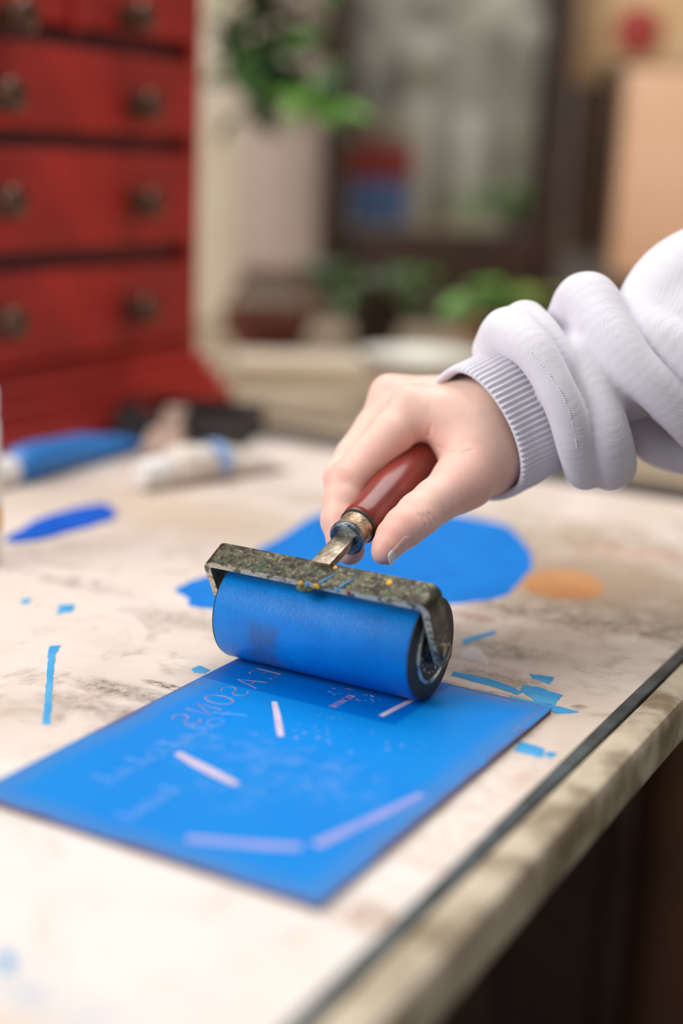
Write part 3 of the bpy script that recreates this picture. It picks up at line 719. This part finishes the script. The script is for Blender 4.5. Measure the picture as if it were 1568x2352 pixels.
# skin tint: pinker over knuckles, finger ends and the web
tint = np.tile(np.array([.85, .60, .51]), (len(V), 1)); pink = np.array([.80, .40, .33])
for p, r, w in (((884,885,636), 12, .3), ((925,905,616), 10, .22), ((772,1100,604), 11, .7), ((790,1250,590), 16, .75), ((885,1265,572), 13, .85), ((905,1200,575), 14, .5), ((968,1190,578), 9, .25), ((1075,1120,597), 22, .55), ((985,1008,612), 12, .4), ((920,1040,608), 14, .45), ((860,1060,606), 12, .3)):
    d = np.linalg.norm(V-c3(*p), axis=1); a = (w*np.exp(-(d/r)**2))[:, None]; tint = tint*(1-a)+pink*a
cols = np.concatenate([tint, np.ones((len(V), 1))], 1)
hand = quick_mesh('hand', cam_to_world(V), Q, 'skin', pn, 'bare right hand, thumb and curled fingers round the handle', cols)
# thumbnail: a curved plate pulled onto the thumb end
def samp(p):
    q = (np.asarray(p)-fld.lo)/fld.vox; i = np.floor(q).astype(int); f = q-i; r = 0
    for a in (0, 1):
        for b in (0, 1):
            for c in (0, 1): r += fld.d[i[0]+a, i[1]+b, i[2]+c]*((f[0] if a else 1-f[0])*(f[1] if b else 1-f[1])*(f[2] if c else 1-f[2]))
    return float(r)
def nail():
    A0, B0 = c3(925, 1226, 578), c3(882, 1276, 574)
    ax = (B0-A0)/np.linalg.norm(B0-A0); L = float(np.linalg.norm(B0-A0))
    nrm = np.array([.70, -.66, -.42]); nrm -= ax*(nrm @ ax); nrm /= np.linalg.norm(nrm); side = np.cross(ax, nrm)
    def hit(o, d):                      # march inwards from outside
        p = o+d*14
        for _ in range(60):
            v = samp(p)
            if v < .03: break
            p = p-d*min(max(v, .05), 1.)
        return p
    nu, nv = 14, 14
    for nm, t0, t1, mt in (('thumbnail', .0, .84, 'nail'), ('nail_tip', .84, 1.16, 'nailtip')):
        vs = []; fs = []
        for j in range(nv+1):
            t = t0+(t1-t0)*j/nv
            wm = 1.02 if t > .25 else 1.02*math.sqrt(max(.02, 1-((.25-t)/.25)**2*.85))
            if t > .98: wm *= math.sqrt(max(.06, 1-((t-.98)/.19)**2))
            for i in range(nu+1):
                a = (-1+2*i/nu)*wm; d = nrm*math.cos(a)+side*math.sin(a)
                tt = min(t, .93); p = hit(A0+ax*(L*tt), d) + ax*(L*(t-tt)) + d*(.10+.25*t)
                vs.append(p)
        n0 = len(vs); vs += [v-nrm*.5 for v in vs]; W1 = nu+1
        for j in range(nv):
            for i in range(nu): q = (j*W1+i, j*W1+i+1, (j+1)*W1+i+1, (j+1)*W1+i); fs.append(q); fs.append(tuple(n0+z for z in q[::-1]))
        rim = [i for i in range(W1)]+[j*W1+nu for j in range(1, nv+1)]+[nv*W1+i for i in range(nu-1, -1, -1)]+[j*W1 for j in range(nv-1, 0, -1)]
        for a, b in zip(rim, rim[1:]+rim[:1]): fs.append((a, n0+a, n0+b, b))
        bm = bmesh.new(); bv = [bm.verts.new(tuple(cam_to_world(np.array(v)))) for v in vs]
        for f in fs: bm.faces.new([bv[i] for i in f])
        frombm(nm, bm, mt, hand, sharp=60)
nail()
# cuff: ribbed tube
def cuff():
    ctr = [(1083,1001,617), (1110,987,620), (1150,967,624), (1190,947,628), (1222,930,631), (1250,915,634)]
    half = [30.2, 30.5, 30.6, 30.4, 30, 29.0]; dep = [26, 26.5, 27, 27, 26.5, 25]
    C = np.array([c3(*c) for c in ctr]); ax = C[-1]-C[0]; ax /= np.linalg.norm(ax)
    e1 = np.array([.447, -.894, 0]); e1 -= ax*(e1 @ ax); e1 /= np.linalg.norm(e1); e2 = np.cross(ax, e1); NEAR = -np.sign(e2[2])
    nr = 76; seg = nr*8; rows = 40; vs = []; fs = []
    def ring(t, off, ribs):
        i = min(int(t*5), 4); f = t*5-i; c = C[i]*(1-f)+C[i+1]*f; h = half[i]*(1-f)+half[i+1]*f; d = dep[i]*(1-f)+dep[i+1]*f
        for s in range(seg):
            a = 2*math.pi*s/seg; rb = ribs*math.cos(a*nr)
            pinch = 1+.02*math.sin(3*a+1.3)+.012*math.sin(5*a+t*3)
            ca, sa = math.cos(a), math.sin(a); q = (abs(ca)**2.4+abs(sa)**2.4)**(-1/2.4)
            v = e1*(ca*q*(h*pinch+off+rb))+e2*(sa*q*(d*pinch+off+rb))
            vs.append(c+v+ax*(4.5*(1-t)*sa*NEAR+.8*math.sin(2*a+.5)))
    prof = [(.10, -3.2, 0), (.04, -2.6, 0), (.006, -1.8, .1), (-.004, -1.0, .25), (.003, -.3, .38)]
    prof += [(.012+(1-.012)*k/rows, .12*math.sin(k*.5), .46) for k in range(rows+1)]
    for p in prof: ring(max(p[0], 0), p[1], p[2]); 
    for j in range(len(prof)-1):
        for i in range(seg): fs.append((j*seg+i, j*seg+(i+1) % seg, (j+1)*seg+(i+1) % seg, (j+1)*seg+i))
    V = cam_to_world(np.array(vs))
    bm = bmesh.new(); bv = [bm.verts.new(tuple(v)) for v in V]
    for f in fs: bm.faces.new([bv[i] for i in f])
    return frombm('cuff', bm, 'rib', pn, sharp=None, label='ribbed knit cuff')
cuff()
# sleeve: bunched folds
fs_ = Field((50, -6, 570), (240, 140, 704), .95)
def spline(pts, n=5):
    P = np.array(pts, float); P = np.vstack([2*P[0]-P[1], P, 2*P[-1]-P[-2]]); out = []
    for i in range(1, len(P)-2):
        for s in range(n):
            t = s/n; out.append(.5*((2*P[i])+(-P[i-1]+P[i+1])*t+(2*P[i-1]-5*P[i]+4*P[i+1]-P[i+2])*t*t+(-P[i-1]+3*P[i]-3*P[i+1]+P[i+2])*t**3))
    out.append(P[-2]); return out
def DC(x): return 612+(x-1200)*.03
def fold(pts, k):
    """pts: px, py, depth offset from the sleeve middle, radius (mm)"""
    P = spline([(x, y, DC(x)+d, r) for x, y, d, r in pts]); tmp = np.full(fs_.d.shape, 30., np.float32)
    for p, q in zip(P[:-1], P[1:]):
        sl, d = fs_.cone(c3(*p[:3]), c3(*q[:3]), p[3], q[3], pad=14); tmp[sl] = smin(tmp[sl], d, .25)
    fs_.d = smin(fs_.d, tmp, k)
fold([(1262,905,2,17),(1330,872,4,23),(1470,822,4,26),(1620,770,4,32),(1850,660,4,40)], .1)
fold([(1150,805,14,12.5),(1172,765,2,11.5),(1222,802,-17,9),(1266,872,-24,8),(1300,947,-25,8),(1322,1020,-19,8.2),(1342,1072,-5,9),(1345,1075,14,10)], 1.4)
fold([(1205,748,6,11),(1250,776,-6,8),(1292,836,-15,6.5),(1322,900,-18,5)], 1.4)
fold([(1318,845,-10,10),(1360,920,-17,11),(1388,1000,-18,11),(1405,1062,-7,10.5),(1400,1072,12,11)], 1.4)
fold([(1322,735,12,13),(1350,696,2,13.5),(1395,765,-14,11.5),(1452,838,-23,10),(1520,905,-25,9.5),(1590,972,-20,10),(1670,1040,-8,12)], 1.6)
fold([(1335,830,-8,11),(1400,880,-13,11),(1450,900,-10,9)], 4.)
fold([(1500,735,2,19),(1568,672,8,24),(1660,640,12,28)], 3.)
fold([(1452,730,-4,11),(1530,785,-19,11),(1640,860,-25,13),(1760,930,-22,16)], 1.6)
fold([(1470,990,16,8),(1500,1018,14,9),(1560,1036,10,10),(1660,1045,6,12)], 2.)
V, Q = surface(fs_); V = relax(V, Q, 6)
def largest(V, Q):
    lab = np.arange(len(V))
    while True:
        m = lab[Q].min(1); new = lab.copy(); np.minimum.at(new, Q.ravel(), np.repeat(m, 4)); new = new[new]
        if (new == lab).all(): break
        lab = new
    v, c = np.unique(lab, return_counts=True); keep = lab == v[c.argmax()]
    idx = np.cumsum(keep)-1; Q = Q[keep[Q].all(1)]; return V[keep], idx[Q]
V, Q = largest(V, Q)
quick_mesh('sleeve', cam_to_world(V), Q, 'fleece', pn, 'bunched pale grey sweatshirt sleeve')
# row of seam stitches beside the cuff
P = np.array(spline([(1212,800),(1250,845),(1277,882),(1298,922),(1312,962),(1321,1003),(1326,1045)], 7)); geo = []
def depth_on(px, py, fl):
    for dd in np.arange(572, 660, .3):
        p = c3(px, py, dd); i = np.round((p-fl.lo)/fl.vox).astype(int)
        if (i >= 0).all() and (i < fl.n).all() and fl.d[tuple(i)] < 0: return float(dd)
    return None
S3 = [c3(x, y, depth_on(x, y, fs_)-.1) for x, y in P if depth_on(x, y, fs_)]
for a, b in zip(S3[:-1], S3[1:]):
    geo.append(tube_geo([Vector(cam_to_world(a+(b-a)*t)) for t in (.1, .35, .6, .8)], [.0001, .0003, .0003, .0001], 6))
v, f = join(geo); o = mesh('stitching', v, f, 'fleece', pn); o['kind'] = 'stuff'
# ------------------------------------------------------------------ red chest of drawers
XC = -.685; Y0, Y1 = .690, .979; ym = (Y0+Y1)/2; DX = .20
def zc(py, px=335): return float(at_x(px, py, XC)[2])
ch = empty('drawer_chest', (XC-DX/2, ym, T), 'small red painted wooden chest of drawers with round brass knobs', 'chest')
zb = zc(800); ztop = zc(-75)
box('carcass', (XC-DX/2-.004, ym, (zb+ztop)/2), (DX, Y1-Y0, ztop-zb), 'reddark', ch, bev=.002)
box('top_board', (XC-DX/2, ym, ztop+.007), (DX+.02, Y1-Y0+.02, .014), 'redwood', ch, bev=.003)
for s in (0, 1): box('side_stile', (XC-.001, (Y0+.0065, Y1-.0065)[s], (zb+ztop)/2), (.012, .013, ztop-zb), 'redwood', ch, bev=.001)
def drawer(y0, y1, pa, pb, knobs):
    za, zb_ = zc(pa), zc(pb)
    d = box('drawer', (XC-.001, (y0+y1)/2, (za+zb_)/2), (.016, y1-y0, za-zb_), 'redwood', ch, bev=.0022, seg=3)
    for ky, kp in knobs:
        lathe('knob', [(.0105, 0), (.0105, .0015), (.006, .003), (.0055, .008), (.0105, .012), (.0120, .0155), (.0112, .019), (.0085, .0205), (.0078, .0198), (.004, .0208), (.001, .021)], (XC+.0068, float(at_x(ky, kp, XC+.018)[1]), float(at_x(ky, kp, XC+.018)[2])), (1, 0, 0), 'knob', d, 28, 50, 'round brass knob')
yl, yr = Y0+.014, Y1-.014
drawer(yl, .8165, -60, 86, [(45, 36)]); drawer(.829, yr, -60, 86, [(318, 38)])
box('divider', (XC+.002, .8228, (zc(-60)+zc(95))/2), (.016, .0115, zc(-60)-zc(95)), 'redwood', ch, bev=.001)
drawer(yl, yr, 134, 312, [(16, 218), (336, 243)])
drawer(yl, yr, 352, 560, [(20, 464), (338, 466)])
drawer(yl, yr, 606, 790, [(22, 743), (325, 711)])
for p0, p1, ex in ((795, 830, .006), (830, 868, .014), (868, 905, .022), (905, 965, .030)):
    za, zz = zc(p0), max(zc(p1), T) if p1 < 960 else T
    box('plinth_moulding', (XC-DX/2+ex/2-.002, ym, (za+zz)/2), (DX+ex, Y1-Y0+2*ex*.8, za-zz), 'redwood', ch, bev=.004, seg=3)

# ------------------------------------------------------------------ things on the table
def tube_of_ink(name, label, p0, p1, r, mats, flat=.5):
    """squeezed tube: cap at p0, crimped end at p1"""
    a = Vector(p0); b = Vector(p1); d = (b-a); L = d.length; d.normalize(); side = Vector((-d.y, d.x, 0)).normalized()
    root = empty(name, tuple(a), label, 'ink tube')
    prof = [(0, .55, .55), (.04, .95, .9), (.12, 1, .95), (.5, 1.05, .8), (.8, 1.15, .45), (.96, 1.2, .10), (1., 1.2, .06)]
    vs = []; fs = []; seg = 24
    for t, w, h in prof:
        for i in range(seg):
            an = 2*math.pi*i/seg; z = r*h*(1+math.sin(an))
            q = a + d*(L*t) + side*(r*w*math.cos(an)); vs.append((q.x, q.y, T+max(z, .0)))
    for j in range(len(prof)-1):
        for i in range(seg): fs.append((j*seg+i, j*seg+(i+1) % seg, (j+1)*seg+(i+1) % seg, (j+1)*seg+i))
    fs += [tuple(range(seg-1, -1, -1)), tuple((len(prof)-1)*seg+i for i in range(seg))]
    mesh('tube_body', vs, fs, mats[0], root, True, 40)
    c = Vector((a.x, a.y, T+r*.78))
    lathe('cap', [(r*.50, -.002), (r*.52, .002), (r*.74, .003), (r*.76, .014), (r*.70, .016), (r*.66, .022), (r*.6, .023)], c, -d, mats[1], root, 24, 40, 'screw cap')
    return root, a, d, L, side
ba = at_z(30, 1112, T); bb = at_z(335, 1020, T)
tube_of_ink('ink_tube', 'blue ink tube with a white cap lying in front of the red chest', (ba[0], ba[1], T), (bb[0], bb[1], T), .0125, ('tubeblue', 'white'))
wa = at_z(385, 1117, T); wbp = at_z(632, 1072, T)
rw, a, d, L, side = tube_of_ink('ink_tube', 'white ink tube with a pale blue band lying beside the black tray', (wa[0], wa[1], T), (wbp[0], wbp[1], T), .0135, ('tubewhite', 'white'))
vs = []; fs = []
for t, w, h in ((.33, 1.055, .93), (.45, 1.075, .88)):
    for i in range(24):
        an = 2*math.pi*i/24; q = a+d*(L*t)+side*(.0135*w*math.cos(an)); vs.append((q.x, q.y, T+max(.0139*h*(1+math.sin(an)), 0)))
for i in range(24): fs.append((i, (i+1) % 24, 24+(i+1) % 24, 24+i))
mesh('label_band', vs, fs, 'bandblue', rw, True, None, 'pale blue band')
# black tray with raised rim
tc = at_z(420, 1000, T)
tr = empty('ink_tray', (tc[0], tc[1], T), 'shallow black tray lying between the red chest and the white tube', 'tray')
A0 = at_z(262, 1008, T); A1 = at_z(560, 1030, T); ta = math.atan2(A1[1]-A0[1], A1[0]-A0[0]); tl = float(np.linalg.norm(A1-A0)); cx = (A0+A1)/2+np.array([-math.sin(ta), math.cos(ta), 0])*.035
box('tray_base', (cx[0], cx[1], T+.002), (tl, .07, .004), 'black', tr, rotz=ta)
for sx, sy, lx, ly in ((0, .033, tl, .005), (0, -.033, tl, .005), (tl/2-.0025, 0, .005, .06), (-tl/2+.0025, 0, .005, .06)):
    q = cx+np.array([math.cos(ta)*sx-math.sin(ta)*sy, math.sin(ta)*sx+math.cos(ta)*sy, 0]); box('tray_rim', (q[0], q[1], T+.011), (lx, ly, .022), 'black', tr, rotz=ta, bev=.001)
# wooden spatula leaning on the tray
s0 = at_z(362, 1046, T+.004); s1 = at_d(405, 945, 1.055)
sp = empty('spatula', tuple(s0), 'pale wooden spatula leaning on the rim of the black tray', 'spatula')
dv = Vector(s1-s0); Ls = dv.length
B = basis(dv, (0, 0, 1)); mid = Vector((s0+s1)/2)
box('blade', mid+dv.normalized()*(-Ls*.22), (.0035, .026, Ls*.55), 'stick', sp, bev=.001, M=B)
box('grip', mid+dv.normalized()*(Ls*.3), (.006, .016, Ls*.5), 'stick', sp, bev=.002, M=B)
# white tub at the left rim of the picture
jc = at_z(-88, 1290, T); jr = .0205
jc = np.array([jc[0], jc[1], T])
jt = empty('plastic_tub', tuple(jc), 'tall white plastic tub with a yellow smear standing left of the blue ink dab', 'tub')
lathe('tub_body', [(jr*.96, 0), (jr*1.0, .002), (jr*1.0, .07), (jr*.98, .074), (jr*.9, .078)], jc, (0, 0, 1), 'whiteglaze', jt, 40, 40)
lathe('lid', [(jr*.95, .077), (jr*.97, .078), (jr*.97, .089), (jr*.93, .091), (.002, .0915)], jc, (0, 0, 1), 'white', jt, 40, 40)
vs = []; fs = []
for zz in (.018, .030):
    for i in range(9): an = math.radians(-70+12*i)+YAW; vs.append((jc[0]+(jr+.0002)*math.cos(an), jc[1]+(jr+.0002)*math.sin(an), T+zz))
for i in range(8): fs.append((i, i+1, 10+i, 9+i))
mesh('paint_smear', vs, fs, 'yellow', jt)

# ------------------------------------------------------------------ background, built where it stands
def obox(name, x0, x1, y0, y1, D, dep, mat, parent=None, bev=.004, label=None):
    """upright box facing the room, front face at horizontal distance D, its extent taken at its middle"""
    ym_, xm_ = (y0+y1)/2, (x0+x1)/2
    l_, r_ = bgp(x0, ym_, D), bgp(x1, ym_, D); t_, b_ = bgp(xm_, y0, D), bgp(xm_, y1, D)
    w = float(np.dot(r_-l_, RH)); h = float(t_[2]-b_[2]); m_ = bgp(xm_, ym_, D)
    c = np.array([m_[0], m_[1], (t_[2]+b_[2])/2]) + FH*dep/2
    return box(name, c, (w, dep, h), mat, parent, rotz=YAW, bev=bev, label=label)
def leaf_geo(base, direction, normal, L, Wd, droop=.2):
    d = Vector(direction).normalized(); n = Vector(normal); s = d.cross(n)
    if s.length < .05: s = d.cross(Vector((1, 0, 0)))
    s.normalize(); n = s.cross(d); b = Vector([float(q) for q in base]); vs = []; fs = []
    prof = [(0, .08), (.2, .7), (.45, 1.), (.7, .75), (.9, .3), (1, .02)]
    for t, w in prof:
        c = b + d*(L*t) - Vector((0, 0, 1))*(droop*L*t*t)
        vs += [c - s*(Wd*w/2) + n*(Wd*w*.12), c, c + s*(Wd*w/2) + n*(Wd*w*.12)]
    for j in range(len(prof)-1):
        for i in range(2): fs.append((j*3+i, j*3+i+1, j*3+4+i, j*3+3+i))
    return vs, fs
def plant(name, label, pot_c, pot_r, pot_h, stems, leaves, seed, mats, pot_mat='terracotta', Lr=(.05, .09), spread=.7, trail=False, cat='plant', target=None):
    rnd = random.Random(seed); root = empty(name, tuple(pot_c), label, cat)
    pc = Vector([float(q) for q in pot_c])
    lathe('pot', [(pot_r*.7, 0), (pot_r*.95, pot_h*.85), (pot_r*1.08, pot_h*.86), (pot_r*1.08, pot_h), (pot_r*.9, pot_h), (pot_r*.85, pot_h*.9)], pc, (0, 0, 1), pot_mat, root, 28, 40)
    per = max(1, leaves//stems)
    for si in range(stems):
        an = rnd.uniform(0, 6.28); st = pc+Vector((0, 0, pot_h*.9)); pts = [st]
        dirv = Vector((math.cos(an)*spread, math.sin(an)*spread, 1)).normalized()
        if target is not None: tv = target(rnd); 
        n = 6
        for q in range(1, n+1):
            t = q/n
            if target is not None: p = st.lerp(tv, t) + Vector((0, 0, .10*math.sin(math.pi*t*.9)*(1-t*.4)))
            else: p = st + dirv*(t*rnd.uniform(.9, 1.1)*Lr[1]*2.6) - Vector((0, 0, 1))*(t*t*.06*spread)
            pts.append(p)
        tube('stem', pts, [.003*(1-.6*i/n) for i in range(n+1)], 'stem', root, 5)
        for li in range(per):
            t = rnd.uniform(.3, 1.); k = min(int(t*n), n-1); p = pts[k].lerp(pts[k+1], t*n-k)
            dd = Vector((rnd.uniform(-1, 1), rnd.uniform(-1, 1), rnd.uniform(-.5, .7)))
            L = rnd.uniform(*Lr); v, f = leaf_geo(p, dd, (rnd.uniform(-.4, .4), rnd.uniform(-.4, .4), 1), L, L*.55, .3)
            mesh('leaf', v, f, mats[rnd.randrange(len(mats))], root)
    return root
# cream board, pinkish panel
o = obox('cream_board', 452, 556, -260, 742, 1.72, .02, 'cream'); tag(o, 'tall narrow cream painted board standing behind the red chest', 'board')
o = obox('pale_panel', 556, 742, -260, 622, 1.95, .03, 'pinkwall'); tag(o, 'pale pinkish upright panel beside the dark glazed cabinet', 'divider')
# dark glazed cabinet
gc = bgp(1030, 680, 1.95); gc = np.array([gc[0], gc[1], T])
gz = empty('glazed_cabinet', tuple(gc), 'dark brown wooden cabinet with a glass front standing on the back bench', 'cabinet')
Dg = 1.85
obox('stile', 746, 806, -300, 690, Dg, .03, 'darkwood', gz); obox('stile', 1252, 1312, -300, 690, Dg, .03, 'darkwood', gz)
obox('bottom_rail', 806, 1252, 532, 690, Dg, .03, 'darkwood', gz); obox('top_rail', 806, 1252, -300, -120, Dg, .03, 'darkwood', gz)
obox('glass_pane', 806, 1252, -120, 532, Dg+.012, .003, 'glass', gz, 0)
obox('back_panel', 746, 1312, -300, 690, Dg+.29, .012, 'greydark', gz); obox('side_panel', 746, 764, -300, 690, Dg+.03, .262, 'darkwood', gz); obox('side_panel', 1294, 1312, -300, 690, Dg+.03, .262, 'darkwood', gz)
obox('shelf', 752, 1306, 528, 548, Dg+.04, .25, 'bench', gz, .001)
zsh = float(bgp(1030, 528, Dg+.04)[2])
# things inside, standing on the shelf
def on_shelf(px, D): p = bgp(px, 500, D); return np.array([p[0], p[1], zsh])
def sh_box(name, px, D, w, d, h, mat, label, cat, rot=0.):
    c = on_shelf(px, D); o = box(name, (c[0], c[1], zsh+h/2), (w, d, h), mat, None, rotz=YAW+rot, bev=.003); return tag(o, label, cat)
sh_box('blue_carton', 868, Dg+.12, .075, .06, .058, 'bluebox', 'blue carton standing on the cabinet shelf under the red box', 'box')
c = on_shelf(865, Dg+.12); o = box('red_carton', (c[0], c[1], zsh+.058+.024), (.085, .055, .048), 'redbox', None, rotz=YAW+.1, bev=.003); tag(o, 'red box lying on top of the blue carton', 'box')
c = on_shelf(868, Dg+.12); o = lathe('white_bowl', [(.016, 0), (.018, .003), (.042, .035), (.044, .040), (.040, .038), (.012, .006)], (c[0], c[1], zsh+.106), (0, 0, 1), 'whiteglaze', None, 32, 40); tag(o, 'white bowl resting on the red box', 'bowl')
def vase(px, D, prof, mat, label, name='vase', cat='vase'):
    o = lathe(name, prof, on_shelf(px, D), (0, 0, 1), mat, None, 32, 50); return tag(o, label, cat)
vase(945, Dg+.2, [(.026, 0), (.034, .03), (.036, .10), (.03, .16), (.022, .185), (.036, .20), (.038, .235), (.034, .25), (.03, .24)], 'whiteglaze', 'tall white glazed vase at the back of the cabinet shelf')
vase(1078, Dg+.19, [(.028, 0), (.036, .03), (.037, .12), (.03, .15), (.022, .152)], 'whiteglaze', 'squat cream glazed jar behind the small green plant', 'jar', 'jar')
vase(1190, Dg+.17, [(.022, 0), (.026, .02), (.026, .17), (.03, .20), (.03, .235), (.02, .275), (.01, .28)], 'grey', 'grey stoneware bottle with a swollen top at the cabinet side', 'bottle', 'bottle')
sh_box('grey_canvas', 1010, Dg+.272, .24, .010, .27, 'grey', 'grey canvas leaning at the back of the cabinet', 'canvas')
plant('small_plant', 'small green plant in a white pot on the cabinet shelf', on_shelf(1135, Dg+.10), .02, .022, 6, 30, 3, ['leaf', 'leaf_bright'], 'whiteglaze', (.02, .034), .9)
# hanging plant over the cream board
pc = bgp(590, -60, 1.62)
hang_t = [bgp(790, 235, 1.58), bgp(740, 265, 1.6), bgp(700, 215, 1.6), bgp(640, 180, 1.62), bgp(600, 130, 1.64), bgp(560, 205, 1.6), bgp(520, 95, 1.62), bgp(660, 90, 1.64), bgp(760, 200, 1.58), bgp(600, 225, 1.6), bgp(560, 330, 1.62), bgp(690, 150, 1.6)]
_i = [0]
def nxt(r): _i[0] += 1; return Vector(hang_t[(_i[0]-1) % len(hang_t)])
hp_ = plant('trailing_plant', 'trailing green plant hanging in front of the pale panel', pc, .06, .08, 12, 90, 8, ['leaf', 'leaf_dark', 'leaf_dark'], 'terracotta', (.03, .06), .8, True, target=nxt)
pv = Vector(pc); rod = [pv+Vector((0, 0, .078)), pv+Vector((0, 0, .30)), pv+Vector((FH*.6).tolist())+Vector((0, 0, .55)), pv+Vector((FH*1.1).tolist())+Vector((0, 0, .55))]
tube('hanger', rod, .003, 'stem', hp_, 6)
rnd = random.Random(4)
for i in range(90):
    g_ = i % 5; b0 = bgp(rnd.uniform(690, 785), rnd.uniform(205, 265), 1.57) if g_ == 0 else bgp(*((rnd.uniform(490, 620), rnd.uniform(40, 200)) if g_ < 3 else (rnd.uniform(560, 720), rnd.uniform(60, 260))), 1.60); v, f = leaf_geo(b0, (rnd.uniform(-1, 1), rnd.uniform(-1, 1), rnd.uniform(-.6, .4)), (rnd.uniform(-.5, .5), rnd.uniform(-.9, -.2), .6), .04, .024, .2); mesh('leaf', v, f, 'leaf_bright' if g_ == 0 else ('leaf_dark', 'leaf_dark', 'leaf', 'leaf_dark', 'leaf')[g_], hp_)
# right side: boards, papers, peach figure board
o = obox('brown_board', 1322, 1440, 120, 585, 2.05, .03, 'brownmid'); tag(o, 'mid brown board leaning between the cabinet and the peach board', 'board')
o = obox('peach_board', 1426, 1760, 160, 640, 1.80, .04, 'peach'); tag(o, 'large peach coloured board at the right of the cabinet', 'board')
o = obox('tan_sheet', 1312, 1400, -80, 190, 2.0, .01, 'tan'); tag(o, 'tan sheet of card pinned above the brown board', 'card')
o = obox('patterned_card', 1385, 1640, -120, 150, 1.9, .012, 'tan'); tag(o, 'tan card with an orange red blot above the peach board', 'card')
q = bgp(1465, 70, 1.893); vs_ = []
lathe('blot', [(.03, 0), (.028, .001), (.01, .0014)], q, -FH, 'redbox', o, 14, 60)
# things standing on the back bench
def on_bench(px, py): return at_z(px, py, T)
o = on_bench(612, 805); bk = empty('basket', tuple(o), 'dark red brown basket on the back bench', 'basket')
lathe('basket_bowl', [(.030, 0), (.045, .02), (.052, .045), (.048, .046), (.04, .02), (.026, .006)], o, (0, 0, 1), 'redbrown', bk, 28, 40)
tube('basket_handle', [Vector(o)+Vector((.05*math.cos(a), .012*math.sin(a), .045+.04*math.sin(a))) for a in np.linspace(0, math.pi, 13)], .004, 'redbrown', bk, 8)
o = obox('wooden_crate', 1092, 1400, 602, 715, 1.66, .14, 'orange'); tag(o, 'orange brown wooden crate behind the sleeve', 'crate')
for c in [o]: c.location.z = T+.0
o = obox('burgundy_cloth', 1420, 1452, 640, 700, 1.60, .05, 'burg', None, .01); tag(o, 'small burgundy cloth bundle beside the wooden crate', 'cloth'); o.location.z = T
plant('bench_plant', 'low leafy green plant in a pot on the back bench', on_bench(860, 800), .032, .045, 9, 60, 21, ['leaf', 'leaf_dark', 'leaf_dark'], 'darkwood', (.03, .05), 1.0)
plant('bench_plant', 'low green plant beside the sleeve in front of the wooden crate', on_bench(1160, 835), .03, .04, 8, 56, 22, ['leaf', 'leaf_bright', 'leaf_dark'], 'darkwood', (.03, .045), .9)
o = on_bench(960, 930); o = lathe('pale_bowl', [(.022, 0), (.024, .004), (.050, .034), (.054, .046), (.050, .045), (.02, .010)], o, (0, 0, 1), 'whiteglaze', None, 40, 40); tag(o, 'pale ceramic bowl on the back bench behind the wrist', 'bowl')
o = on_bench(735, 862); o = box('paper_stack', (o[0], o[1], T+.008), (.17, .10, .016), 'cream', None, rotz=YAW+.1, bev=.001); tag(o, 'flat stack of cream paper on the back bench', 'paper')
